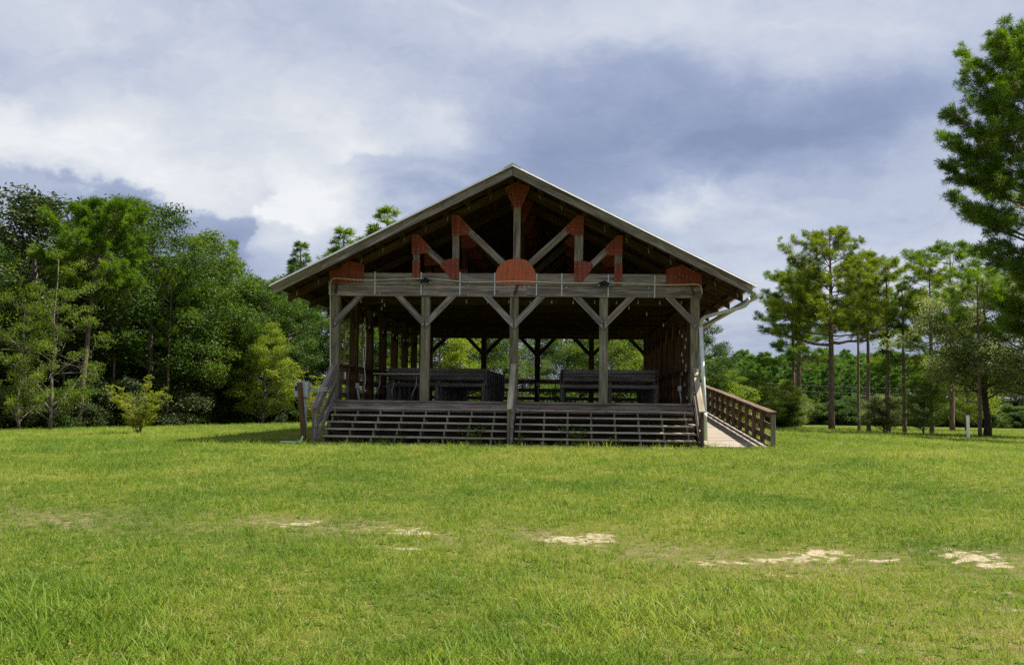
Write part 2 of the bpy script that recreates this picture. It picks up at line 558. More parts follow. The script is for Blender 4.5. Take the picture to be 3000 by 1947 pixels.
# ------------------------------------------------------------------ ground
def hashn(x, y, s):
    return (np.sin(x * 1.3 * s + 1.7) * np.cos(y * 1.1 * s + 0.6) + np.sin((x * 0.7 + y * 0.9) * s * 1.9 + 2.2) * 0.6
            + np.cos((x * 1.7 - y * 0.8) * s * 1.3) * 0.5) / 2.1

def ground_z(x, y):
    x, y = np.asarray(x, float), np.asarray(y, float)
    dx = np.maximum(np.abs(x) - 5.5, 0.0)
    dy = np.maximum(np.maximum(-1.7 - y, y - 15.0), 0.0)
    d = np.sqrt(dx * dx + dy * dy)
    z = -0.72 * (1.0 - np.exp(-(d / 13.0) ** 2))
    dc = np.sqrt((x - CAM[0]) ** 2 + (y - CAM[1]) ** 2)
    z = z - 0.0125 * np.maximum(dc - 45.0, 0.0) * (1 - np.exp(-np.maximum(dc - 45.0, 0.0) / 40.0))
    w = 1.0 - np.exp(-(d / 3.0) ** 2)
    return z + w * 0.035 * hashn(x, y, 0.5)

def gz(x, y):
    return float(ground_z(x, y))

def hit(u, v):
    """point of the ground seen at a pixel"""
    d = ray(u, v)
    t = 3.0
    while t < 600:
        p = (CAM[0] + d[0] * t, CAM[1] + d[1] * t, CAM[2] + d[2] * t)
        if p[2] <= gz(p[0], p[1]):
            return Vector((p[0], p[1], gz(p[0], p[1])))
        t *= 1.004
    return None

def at(u, D):
    """point on the ground in the direction of pixel column u, D metres ahead of the camera"""
    d = ray(u, 1176.0)
    t = D
    x, y = CAM[0] + d[0] * t, CAM[1] + d[1] * t
    return Vector((x, y, gz(x, y)))

def top_z(u, v, p):
    """height at which pixel v is met above the ground point p"""
    d = ray(u, v)
    t = (p.y - CAM[1]) / d[1]
    return CAM[2] + t * d[2]

PATCH = []
for (u, v, a, b_, ang) in ((1715, 1578, 0.50, 0.36, 0.0), (1625, 1582, 0.26, 0.16, 0.0), (2410, 1622, 0.34, 0.30, 0.0),
                           (2330, 1640, 0.50, 0.18, 0.0), (2120, 1648, 0.45, 0.12, 0.0), (2850, 1632, 0.42, 0.50, 0.0),
                           (2950, 1660, 0.36, 0.16, 0.0), (1265, 1566, 0.16, 0.16, 0.0), (1180, 1556, 0.38, 0.34, 0.0),
                           (860, 1532, 0.34, 0.20, 0.0), (1130, 1604, 0.40, 0.10, 0.0),
                           (2520, 1910, 0.12, 0.10, 0.0), (2960, 1790, 0.14, 0.12, 0.0), (2300, 1690, 0.2, 0.08, 0.0),
                           (2560, 1640, 0.5, 0.10, 0.0), (2960, 1735, 0.16, 0.1, 0.0), (2180, 1790, 0.2, 0.09, 0.0)):
    p = hit(u, v)
    PATCH.append((p.x, p.y, a, b_))

def sand_mask(x, y):
    s = np.zeros_like(x)
    n1 = hashn(x, y, 6.0) * 0.32 + hashn(x + 3, y - 2, 14.0) * 0.26 + hashn(x - 5, y + 9, 31.0) * 0.18
    for (cx, cy, a, b_) in PATCH:
        r = np.sqrt(((x - cx) / a) ** 2 + ((y - cy) / b_) ** 2)
        s = np.maximum(s, np.clip((1.15 - r + 0.9 * n1) * 1.3, 0, 1))
    return s

band_pts = [hit(u, v) for (u, v) in ((300, 1525), (900, 1535), (1500, 1575), (2100, 1635), (2700, 1650))]
def thin_mask(x, y):
    """worn strip across the lawn where the grass is sparse"""
    yy = np.interp(x, [p.x for p in band_pts], [p.y for p in band_pts])
    n1 = hashn(x, y, 1.7) * 0.5 + hashn(x, y, 4.1) * 0.4
    w1 = np.exp(-(((y - yy) / 0.75) ** 2)) * (0.75 + n1)
    w2 = np.exp(-(((y - (yy - 2.6)) / 1.3) ** 2)) * np.clip((x - 1.0) / 2.5, 0, 1) * (0.45 + 0.6 * n1)
    return np.clip(np.maximum(w1, w2), 0, 1)

def axis(lo, hi, fine, far_lo, far_hi, grow=1.16):
    a = list(np.arange(lo, hi, fine))
    st, x = fine, a[-1]
    r = []
    while x < far_hi:
        st *= grow
        x += st
        r.append(x)
    st, x = fine, a[0]
    l_ = []
    while x > far_lo:
        st *= grow
        x -= st
        l_.append(x)
    return np.array(l_[::-1] + a + r)

gx = axis(-9.0, 12.0, 0.10, -700, 700)
gy = axis(-19.0, -6.0, 0.10, -300, 900)
GX, GY = np.meshgrid(gx, gy)
GZ = ground_z(GX, GY)
nx, ny = len(gx), len(gy)
idx = np.arange(nx * ny).reshape(ny, nx)
quads = np.stack([idx[:-1, :-1], idx[:-1, 1:], idx[1:, 1:], idx[1:, :-1]], -1).reshape(-1, 4)

def np_mesh(name, verts, faces, smooth=True):
    verts = np.asarray(verts, np.float32)
    faces = np.asarray(faces, np.int32)
    k = faces.shape[1]
    me = bpy.data.meshes.new(name)
    me.vertices.add(len(verts))
    me.vertices.foreach_set('co', verts.ravel())
    me.loops.add(faces.size)
    me.loops.foreach_set('vertex_index', faces.ravel())
    me.polygons.add(len(faces))
    me.polygons.foreach_set('loop_start', np.arange(0, faces.size, k, dtype=np.int32))
    me.polygons.foreach_set('loop_total', np.full(len(faces), k, dtype=np.int32))
    if smooth:
        me.polygons.foreach_set('use_smooth', np.ones(len(faces), bool))
    me.update(calc_edges=True)
    return me

def add_attr(me, name, vals):
    a = me.attributes.new(name, 'FLOAT', 'POINT')
    a.data.foreach_set('value', np.asarray(vals, np.float32).ravel())

gme = np_mesh('ground', np.stack([GX, GY, GZ], -1).reshape(-1, 3), quads)
add_attr(gme, 'sand', sand_mask(GX, GY))
add_attr(gme, 'thin', thin_mask(GX, GY))

def lawn_colour(n, pos):
    """the same broad patches of green and straw for soil and blades"""
    big_ = n.noise(pos, 0.16, 3.0, 0.5, 0.3)
    mid_ = n.noise(pos, 0.75, 4.0, 0.55, 0.4)
    return n.add(0.5, n.mul(n.sub(n.add(n.mul(big_, 0.5), n.mul(mid_, 0.5)), 0.5), 1.45))

m, n, out = newmat('lawn_soil')
geo = n.n('ShaderNodeNewGeometry')
sa = n.n('ShaderNodeAttribute'); sa.attribute_name = 'sand'
th = n.n('ShaderNodeAttribute'); th.attribute_name = 'thin'
pos = geo.outputs['Position']
lc = lawn_colour(n, pos)
soil = n.ramp(n.noise(pos, 9.0, 6.0, 0.7), [(0.3, (0.030, 0.030, 0.010)), (0.55, (0.070, 0.072, 0.020)), (0.8, (0.13, 0.115, 0.04))])
green = n.ramp(lc, [(0.36, (0.10, 0.14, 0.018)), (0.5, (0.16, 0.185, 0.026)), (0.66, (0.22, 0.22, 0.04))])
col = n.mix(0.40, soil, green)
dirt = n.ramp(n.noise(pos, 22.0, 6.0, 0.7), [(0.3, (0.085, 0.065, 0.035)), (0.7, (0.25, 0.20, 0.115))])
col = n.mix(n.mul(th.outputs['Fac'], n.smooth(n.noise(pos, 7.0, 5.0, 0.65), 0.38, 0.62)), col, dirt)
sandc = n.ramp(n.noise(pos, 16.0, 6.0, 0.65), [(0.3, (0.23, 0.18, 0.105)), (0.55, (0.36, 0.30, 0.195)), (0.8, (0.44, 0.375, 0.26))])
sm = n.smooth(n.add(n.mul(sa.outputs['Fac'], 0.62), n.mul(n.sub(n.noise(pos, 7.0, 6.0, 0.68), 0.5), 2.4)), 0.40, 0.62)
col = n.mix(sm, col, sandc)
bsdf(n, out, col, 0.95, 0.0, 0.05, n.noise(pos, 24.0, 6.0, 0.7), 0.6, 0.03)
M['soil'] = m
ground = mesh_obj('ground', gme, M['soil'])
tag(ground, kind='structure', label='gently mounded mown lawn with worn sandy patches', cat='ground')

# ------------------------------------------------------------------ grass
def tuft_mesh(name, rng, nb, rad, hmin, hmax, wid, lean, stem=False):
    vs, fs, ti = [], [], []
    for _ in range(nb):
        r = rad * math.sqrt(rng.random())
        a = rng.random() * 6.283
        bx, by = r * math.cos(a), r * math.sin(a)
        h = hmin + (hmax - hmin) * rng.random() ** 1.4
        d = rng.random() * 6.283
        ln = lean * (0.3 + rng.random()) * h
        ox, oy = math.cos(d) * ln, math.sin(d) * ln
        f = rng.random() * 3.1416
        wx, wy = math.cos(f) * wid / 2, math.sin(f) * wid / 2
        t = rng.random()
        o = len(vs)
        for s, ww in ((0.0, 0.9), (0.4, 1.0), (0.75, 0.7)):
            cx, cy = bx + ox * s ** 1.8, by + oy * s ** 1.8
            cz = h * (s - 0.18 * lean * s * s)
            vs += [(cx - wx * ww, cy - wy * ww, cz - 0.012), (cx + wx * ww, cy + wy * ww, cz - 0.012)]
            ti += [t, t]
        vs.append((bx + ox, by + oy, h * (1 - 0.18 * lean) - 0.012))
        ti.append(t)
        fs += [(o, o + 1, o + 3, o + 2), (o + 2, o + 3, o + 5, o + 4), (o + 4, o + 5, o + 6)]
    me = pydata(name, vs, fs, True)
    add_attr(me, 'tint', ti)
    return me

m, n, out = newmat('grass_blade')
geo = n.n('ShaderNodeNewGeometry')
at_ = n.n('ShaderNodeAttribute'); at_.attribute_name = 'tint'
oi = n.n('ShaderNodeObjectInfo')
lc = lawn_colour(n, geo.outputs['Position'])
f = n.add(n.sub(lc, 0.04), n.mul(n.sub(at_.outputs['Fac'], 0.5), 0.26))
f = n.add(f, n.mul(n.sub(oi.outputs['Random'], 0.5), 0.12))
col = n.ramp(f, [(0.22, (0.110, 0.205, 0.018)), (0.42, (0.200, 0.295, 0.027)), (0.60, (0.305, 0.355, 0.044)), (0.85, (0.52, 0.44, 0.15))])
p_ = n.n('ShaderNodeBsdfPrincipled')
n.put(p_.inputs['Base Color'], col)
p_.inputs['Roughness'].default_value = 0.5
p_.inputs['Specular IOR Level'].default_value = 0.25
tr = n.n('ShaderNodeBsdfTranslucent')
n.put(tr.inputs[0], col)
mx = n.n('ShaderNodeMixShader')
mx.inputs[0].default_value = 0.5
n.nt.links.new(p_.outputs[0], mx.inputs[1])
n.nt.links.new(tr.outputs[0], mx.inputs[2])
n.nt.links.new(mx.outputs[0], out.inputs[0])
M['blade'] = m

rng = random.Random(11)
tufts = bpy.data.collections.new('grass_tufts')          # prototypes only, never linked to the scene
for k in range(6):
    me = tuft_mesh('grass_tuft', rng, 20, 0.075, 0.022, 0.078, 0.0044, 0.8)
    me.materials.append(M['blade'])
    tufts.objects.link(bpy.data.objects.new('grass_tuft', me))
for k in range(2):
    me = tuft_mesh('grass_tuft', rng, 12, 0.06, 0.05, 0.13, 0.0048, 0.6)
    me.materials.append(M['blade'])
    tufts.objects.link(bpy.data.objects.new('grass_tuft', me))

for k in range(1):                                        # dead thatch lying flat
    me = tuft_mesh('grass_tuft', rng, 16, 0.08, 0.03, 0.06, 0.005, 2.2)
    me.attributes['tint'].data.foreach_set('value', np.full(len(me.vertices), 1.9, np.float32))
    me.materials.append(M['blade'])
    tufts.objects.link(bpy.data.objects.new('grass_tuft', me))
me = tuft_mesh('grass_tuft', rng, 7, 0.03, 0.03, 0.055, 0.022, 1.5)     # broad leaved lawn weed
me.attributes['tint'].data.foreach_set('value', np.full(len(me.vertices), -0.3, np.float32))
me.materials.append(M['blade'])
tufts.objects.link(bpy.data.objects.new('grass_tuft', me))
# lawn sheet that carries the blades
fx = axis(-11.0, 14.0, 0.16, -95, 110, 1.12)
fy = axis(-19.0, -3.0, 0.16, -30, 80, 1.12)
FX, FY = np.meshgrid(fx, fy)
FZ = ground_z(FX, FY) + 0.001
dc = np.sqrt((FX - CAM[0]) ** 2 + (FY - CAM[1]) ** 2)
dens = np.interp(dc, [0, 6, 9, 14, 22, 34, 55, 90], [330, 330, 270, 170, 95, 44, 20, 8])
sm_, tm_ = sand_mask(FX, FY), thin_mask(FX, FY)
dens = dens * (1 - 0.80 * np.clip(sm_ * 1.2, 0, 1)) * (1 - 0.40 * tm_)
clump = hashn(FX, FY, 0.9) * 0.5 + hashn(FX + 11, FY - 4, 2.3) * 0.5
gsc = np.interp(dc, [0, 8, 20, 40, 90], [0.95, 0.95, 1.05, 1.4, 2.2]) * (1.0 + 0.28 * clump) * (1 - 0.35 * tm_) * (1 - 0.25 * sm_)
front = np.clip((-14.6 - FY) / 1.2, 0, 1) * np.clip((hashn(FX - 2.0, FY, 0.8) + 0.15) * 1.6, 0, 1) * np.clip((5.5 - FX) / 3.0, 0.15, 1)
gsc = gsc * (1 + 0.85 * front)
fr = np.maximum(np.maximum(np.abs(FX) - 4.2, 0), np.maximum(np.maximum(-1.6 - FY, FY - 15.2), 0))
fr2 = np.maximum(np.maximum(np.maximum(4.2 - FX, FX - 5.7), 0), np.maximum(np.maximum(-0.75 - FY, FY - 13.0), 0))
fringe = np.exp(-(np.minimum(fr, fr2) / 0.22) ** 2)
gsc = gsc * (1 + 0.9 * fringe * np.clip(0.5 + hashn(FX, FY, 3.0), 0, 1))
inside = ((np.abs(FX) < 4.15) & (FY > -1.15) & (FY < 15.2)) | ((FX > 3.9) & (FX < 5.75) & (FY > -0.75) & (FY < 14.0))
dens = np.where(inside, 0.0, dens)
keep = FY > -23.5
dens = np.where(keep, dens, 0.0)
nfx, nfy = len(fx), len(fy)
fi = np.arange(nfx * nfy).reshape(nfy, nfx)
fq = np.stack([fi[:-1, :-1], fi[:-1, 1:], fi[1:, 1:], fi[1:, :-1]], -1).reshape(-1, 4)
lme = np_mesh('lawn', np.stack([FX, FY, FZ], -1).reshape(-1, 3), fq)
add_attr(lme, 'density', dens)
add_attr(lme, 'gscale', gsc)
grass = mesh_obj('grass', lme, M['blade'])
tag(grass, 'short green and straw coloured grass blades covering the lawn', 'grass', kind='stuff')

ng = bpy.data.node_groups.new('grass_scatter', 'GeometryNodeTree')
ng.interface.new_socket('Geometry', in_out='INPUT', socket_type='NodeSocketGeometry')
ng.interface.new_socket('Geometry', in_out='OUTPUT', socket_type='NodeSocketGeometry')
gi, go = ng.nodes.new('NodeGroupInput'), ng.nodes.new('NodeGroupOutput')
dp = ng.nodes.new('GeometryNodeDistributePointsOnFaces')
na = ng.nodes.new('GeometryNodeInputNamedAttribute'); na.data_type = 'FLOAT'; na.inputs[0].default_value = 'density'
ng.links.new(gi.outputs[0], dp.inputs['Mesh'])
ng.links.new(na.outputs[0], dp.inputs['Density'])
ci = ng.nodes.new('GeometryNodeCollectionInfo')
ci.inputs['Collection'].default_value = tufts
ci.inputs['Separate Children'].default_value = True
ci.inputs['Reset Children'].default_value = True
ip = ng.nodes.new('GeometryNodeInstanceOnPoints')
ng.links.new(dp.outputs['Points'], ip.inputs['Points'])
ng.links.new(ci.outputs[0], ip.inputs['Instance'])
ip.inputs['Pick Instance'].default_value = True
rv = ng.nodes.new('FunctionNodeRandomValue'); rv.data_type = 'FLOAT_VECTOR'
rv.inputs[0].default_value = (-0.12, -0.12, 0.0)
rv.inputs[1].default_value = (0.12, 0.12, 6.283)
ng.links.new(rv.outputs[0], ip.inputs['Rotation'])
nb_ = ng.nodes.new('GeometryNodeInputNamedAttribute'); nb_.data_type = 'FLOAT'; nb_.inputs[0].default_value = 'gscale'
rs = ng.nodes.new('FunctionNodeRandomValue'); rs.data_type = 'FLOAT'
rs.inputs[2].default_value = 0.65
rs.inputs[3].default_value = 1.35
mm = ng.nodes.new('ShaderNodeMath'); mm.operation = 'MULTIPLY'
ng.links.new(nb_.outputs[0], mm.inputs[0])
ng.links.new(rs.outputs[1], mm.inputs[1])
ng.links.new(mm.outputs[0], ip.inputs['Scale'])
ng.links.new(ip.outputs[0], go.inputs[0])
md = grass.modifiers.new('scatter', 'NODES')
md.node_group = ng

# ------------------------------------------------------------------ the pavilion
DECK = 0.95                       # deck top
BEAM = 3.315                      # underside of the beams
LEN = 14.9
BAY = LEN / 8
PXS = [-4.10, -2.02, 0.0, 2.02, 4.06]
SL = 0.502                        # roof slope
RIDGE = 6.05
ROOF_Y0, ROOF_Y1 = -1.2, LEN + 1.1
EV = {-1: 5.25, 1: 5.165}      # eave overhang left and right
EAVE = EV[1]
def zr(x): return RIDGE - SL * abs(x)

pav = thing('pavilion', 'open weathered timber pavilion with red gusset plates and wide front steps', 'pavilion')
KIDS[pav.name] = []
def T(name, p0, p1, w, h, mat, parent=pav, up=None):
    return timber(name, p0, p1, w, h, M[mat], parent, up)

# deck, rim and skirt
vs, fs = merge([box_geo((0, -0.20 + 0.148 * k + 0.07, DECK - 0.02), (8.42, 0.141, 0.04)) for k in range(int((LEN + 0.5) / 0.148))])
mesh_obj('deck', pydata('deck', vs, fs), M['dark'], pav)
T('deck_edge_plank', (-4.2, -0.245, DECK - 0.018), (4.16, -0.245, DECK - 0.018), 0.09, 0.034, 'grey')
T('rim_board', (-4.14, -0.22, 0.815), (0.06, -0.22, 0.815), 0.04, 0.23, 'grey')
T('rim_board', (0.066, -0.218, 0.815), (4.05, -0.218, 0.815), 0.04, 0.23, 'grey')
for z in (0.60, 0.37, 0.14):
    T('skirt_board', (-4.1, -0.05, z), (4.05, -0.05, z), 0.04, 0.19, 'dark')
for s in (-1, 1):
    for z in (0.82, 0.58, 0.34, 0.12):
        T('skirt_board', (s * 4.2, -0.1, z), (s * 4.2, LEN + 0.2, z), 0.04, 0.21, 'dark')
for z in (0.82, 0.58, 0.34, 0.12):
    T('skirt_board', (-4.15, LEN + 0.26, z), (4.15, LEN + 0.26, z), 0.04, 0.21, 'dark')

# front steps
TY = [-0.300 - 0.252 * k for k in range(6)]
TZ = [0.782 - 0.1486 * k for k in range(6)]
for k in range(6):
    w = 0.275
    for (x0, x1, dz) in ((-4.03, -0.075, 0.0), (0.10, 3.94, -0.003)):
        T('tread', (x0, TY[k] + w / 2, TZ[k] - 0.018 + dz), (x1, TY[k] + w / 2, TZ[k] - 0.021 + dz), w, 0.036, 'tread')
prof = []
for k in range(6):
    prof += [(TY[k] + 0.02, TZ[k] - 0.038)] if k == 0 else []
low = [(-0.24, 0.30), (-0.24, 0.745)]
pts = [(-0.21, 0.42), (-0.21, TZ[0] - 0.039)]
for k in range(6):
    pts.append((TY[k] + 0.02, TZ[k] - 0.039))
    nz = TZ[k + 1] - 0.039 if k < 5 else -0.05
    pts.append((TY[k] + 0.02, nz))
pts.append((TY[5] + 0.30, -0.05))
n_ = len(pts)
svs = [(-0.019, p[0], p[1]) for p in pts] + [(0.019, p[0], p[1]) for p in pts]
sfs = [tuple(range(n_)), tuple(range(2 * n_ - 1, n_ - 1, -1))] + [(i, n_ + i, n_ + (i + 1) % n_, (i + 1) % n_) for i in range(n_)]
sme = pydata('stringer', svs, sfs)
sme.materials.append(M['post'])
for x in [-4.0 + 0.515 * i for i in range(8)] + [0.12 + 0.08 + 0.515 * i for i in range(8)]:
    mesh_obj('stringer', sme, None, pav, Matrix.Translation((x, 0, 0)))

# stair rails: cap, two mid rails, side board, newel
for (xt, xb, zt, zb_, mat) in ((-4.086, -4.136, 1.745, 0.775, 'grey'), (0.009, 0.02, 1.79, 0.80, 'cap'), (4.05, 4.01, 1.74, 0.78, 'cap')):
    y0, y1 = -0.12, -1.62
    cap = T('stair_rail', (xt, y0, zt), (xb, y1, zb_), 0.125, 0.038, mat)
    q0, q1 = Vector((xt, y0, zt)), Vector((xb, y1, zb_))
    T('newel', (xb, -1.50, -0.12), (xb, -1.50, zb_ - 0.005), 0.10, 0.10, 'dark' if xt > 3 else 'grey', cap)
    for dz, hh in ((-0.10, 0.13), (-0.43, 0.11), (-0.70, 0.13)):
        sx = 0.045 if xt < 3 else -0.045
        T('mid_rail', q0 + Vector((sx, -0.02, dz)), q1 + Vector((sx, 0.06, dz + (0.02 if dz < -0.5 else 0))), 0.036, hh,
          'dark' if (xt > 3 and dz < -0.6) else 'grey', cap)

# posts
def post(x, y, mat='post'):
    return T('post', (x, y, DECK), (x, y, BEAM), 0.195, 0.195, mat)
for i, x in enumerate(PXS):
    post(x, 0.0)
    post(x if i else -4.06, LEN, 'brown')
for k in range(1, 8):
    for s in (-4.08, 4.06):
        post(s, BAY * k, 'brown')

# knee braces
def brace(x, y, s, mat='grey', dy=-0.125, z0=2.66):
    """mitred brace on the face of a post, rising to the beam on side s"""
    t = 0.098
    e = 0.012
    if abs(abs(x) - 4.08) < 0.05:
        x = x + s * -0.03
    pts = [(x + s * e, z0 - 0.07), (x + s * e, z0 + 0.125), (x + s * 0.515, BEAM - 0.002), (x + s * 0.705, BEAM - 0.002)]
    pts = [(px - x, pz - z0) for px, pz in pts]
    ax = Vector((s * 0.70, 0, BEAM - z0 + 0.07)).normalized()
    mw, _ = frame_x((0, 0, 0), ax)
    mw.translation = (x, y + dy, z0)
    inv = mw.inverted()
    vs, fs = prism_xz(pts, -0.022, 0.022)
    vs = [inv @ (Vector((x, y + dy, z0)) + Vector(v)) for v in vs]
    o = mesh_obj('knee_brace', pydata('knee_brace', vs, fs), M[mat], pav, mw)
    if y < 1:
        vs, fs = disc_bolt(x + s * 0.05, y + dy - 0.022, z0 + 0.02, 0.022, 0.012)
        mesh_obj('bolt', pydata('bolt', vs, fs), M['galv'], o)
    return o
for i, x in enumerate(PXS):
    for s in (-1, 1):
        if (i == 0 and s < 0) or (i == 4 and s > 0):
            continue
        brace(x, 0.0, s)
        brace(x, LEN, s, 'brown', 0.125)
for k in range(0, 9):
    for sx in (-1, 1):
        for sy in (-1, 1):
            if (k == 0 and sy < 0) or (k == 8 and sy > 0):
                continue
            x = sx * 4.08
            T('knee_brace', (x, BAY * k + sy * 0.06, 2.72), (x, BAY * k + sy * 0.63, BEAM - 0.03), 0.04, 0.13, 'brown')

# beams
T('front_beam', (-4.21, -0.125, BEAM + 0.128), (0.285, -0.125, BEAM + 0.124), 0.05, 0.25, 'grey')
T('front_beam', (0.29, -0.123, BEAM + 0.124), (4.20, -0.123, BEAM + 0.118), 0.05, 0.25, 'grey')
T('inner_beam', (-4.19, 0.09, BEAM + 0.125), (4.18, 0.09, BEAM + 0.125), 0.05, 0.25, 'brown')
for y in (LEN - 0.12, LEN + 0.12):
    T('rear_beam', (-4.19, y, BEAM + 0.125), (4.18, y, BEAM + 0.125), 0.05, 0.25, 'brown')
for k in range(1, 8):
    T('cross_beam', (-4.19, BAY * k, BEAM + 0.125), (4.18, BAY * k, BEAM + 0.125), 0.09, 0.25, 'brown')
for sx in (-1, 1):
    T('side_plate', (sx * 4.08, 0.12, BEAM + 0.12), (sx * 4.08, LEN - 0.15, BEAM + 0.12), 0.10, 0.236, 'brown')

# trusses: outlines measured on the front one
YT = -0.125
def A(x, y): return fp(1300 + x * 0.24595, 520 + y * 0.24595, YT - 0.03)
def Bq(x, y): return fp(780 + x * 0.31513, 470 + y * 0.31513, YT - 0.03)
def Cq(x, y): return fp(1480 + x * 0.33613, 470 + y * 0.33613, YT - 0.03)
def Dq(x, y): return fp(1700 + x * 0.16829, 620 + y * 0.16829, YT - 0.03)
def Eq(x, y): return fp(790 + x * 0.12942, 760 + y * 0.12942, YT - 0.03)
def outl(fn, pts): return [(q.x, q.z) for q in (fn(*p) for p in pts)]
GUS = [
    ('orange', outl(A, [(622, 1272), (620, 1140), (640, 1080), (688, 1022), (755, 985), (850, 966), (905, 967), (985, 986), (1040, 1030), (1078, 1092), (1100, 1150), (1106, 1272)]),
     outl(A, [(834, 984), (890, 984), (833, 1030), (889, 1028), (730, 1003), (690, 1045), (760, 1036), (720, 1078), (994, 1009), (1034, 1050), (962, 1040), (1001, 1081),
              (636, 1148), (682, 1147), (728, 1146), (992, 1151), (1038, 1152), (1085, 1152), (634, 1253), (682, 1252), (726, 1250), (992, 1253), (1036, 1253), (1082, 1253)])),
    ('red', outl(A, [(722, 120), (880, 50), (1032, 110), (1000, 190), (925, 355), (833, 355), (770, 232)]),
     outl(A, [(848, 336), (904, 337), (849, 290), (905, 292), (780, 226), (970, 224), (822, 201), (931, 200), (740, 130), (1010, 128), (774, 112), (975, 108)])),
    ('red', outl(A, [(92, 452), (176, 445), (330, 610), (272, 682), (190, 692), (100, 692)]),
     outl(A, [(112, 630), (169, 628), (112, 680), (169, 675), (272, 580), (305, 610), (266, 652), (234, 624), (107, 512), (164, 509), (107, 464), (163, 464)])),
    ('red', outl(A, [(1590, 452), (1672, 455), (1666, 695), (1555, 692), (1488, 672), (1430, 608)]),
     outl(A, [(1652, 634), (1592, 630), (1650, 678), (1590, 675), (1490, 577), (1454, 608), (1492, 650), (1526, 620), (1600, 510), (1652, 515)])),
    ('red', outl(Bq, [(1615, 980), (1650, 928), (1722, 912), (1793, 912), (1797, 1105), (1722, 1103)]),
     outl(Bq, [(1735, 926), (1780, 926), (1735, 962), (1780, 962), (1655, 940), (1683, 967), (1625, 968), (1652, 998), (1735, 1056), (1780, 1055), (1735, 1088), (1780, 1087)])),
    ('red', outl(Cq, [(602, 877), (680, 877), (742, 886), (773, 927), (670, 1055), (603, 1053)]),
     outl(Cq, [(614, 888), (657, 888), (614, 920), (657, 920), (733, 902), (705, 924), (761, 930), (735, 954), (614, 1008), (657, 1008), (614, 1041), (657, 1041)])),
    ('red', outl(Bq, [(1352, 690), (1412, 683), (1531, 810), (1490, 862), (1425, 873), (1355, 873)]),
     outl(Bq, [(1366, 824), (1411, 823), (1368, 860), (1412, 858), (1490, 787), (1516, 810), (1462, 818), (1488, 842), (1366, 703), (1408, 702), (1366, 736), (1408, 735)])),
    ('red', outl(Bq, [(1360, 932), (1433, 932), (1428, 1112), (1358, 1110)]),
     outl(Bq, [(1372, 943), (1414, 942), (1371, 978), (1414, 978), (1371, 1067), (1412, 1067), (1371, 1088), (1412, 1088)])),
    ('red', outl(Cq, [(972, 655), (1026, 655), (1020, 832), (900, 826), (855, 775)]),
     outl(Cq, [(1010, 785), (968, 784), (1009, 816), (967, 815), (892, 750), (866, 773), (895, 805), (921, 780), (968, 700), (1012, 700)])),
    ('red', outl(Dq, [(598, 915), (735, 915), (720, 1275), (590, 1270)]),
     outl(Dq, [(620, 940), (705, 942), (620, 1005), (704, 1007), (616, 1182), (700, 1182), (612, 1248), (697, 1248)])),
    ('red', outl(Eq, [(1345, 205), (1560, 105), (1800, 28), (2145, 125), (2135, 525), (1368, 545)]),
     outl(Eq, [(1600, 352), (1680, 318), (1755, 276), (1838, 236), (1925, 292), (2012, 292), (2098, 292), (1748, 485), (1836, 485), (1920, 485), (2010, 485), (2095, 485), (1590, 150), (1680, 105), (1760, 65)])),
    ('red', outl(Dq, [(1495, 1000), (1765, 925), (2112, 1100), (2112, 1290), (1498, 1295)]),
     outl(Dq, [(1520, 1126), (1590, 1126), (1658, 1126), (1726, 1084), (1788, 1115), (1850, 1143), (1911, 1177), (1790, 952), (1852, 982), (1914, 1012), (1974, 1042)])),
]
def mid(p, q): return ((p[0] + q[0]) / 2, (p[1] + q[1]) / 2)
def xz(fn, x, y):
    q = fn(x, y)
    return (q.x, q.z)
WEB = [   # centre lines and widths of the web members
    (xz(A, 876, 330), xz(A, 868, 1000), 0.160), (xz(A, 143, 660), xz(A, 143, 1000), 0.150), (xz(A, 1611, 660), xz(A, 1606, 1020), 0.195),
    (xz(Bq, 1394, 860), xz(Bq, 1395, 945), 0.150), (xz(Dq, 667, 740), xz(Dq, 664, 930), 0.165),
    (xz(A, 270, 610), xz(A, 735, 1045), 0.150), (xz(A, 1490, 610), xz(A, 1000, 1050), 0.150),
    (xz(Bq, 1485, 815), xz(Bq, 1660, 970), 0.142), (xz(Cq, 905, 765), xz(Cq, 720, 940), 0.142),
]
CHT, CHB = 0.105, 0.305           # top chord below the roof line
truss_parts = []
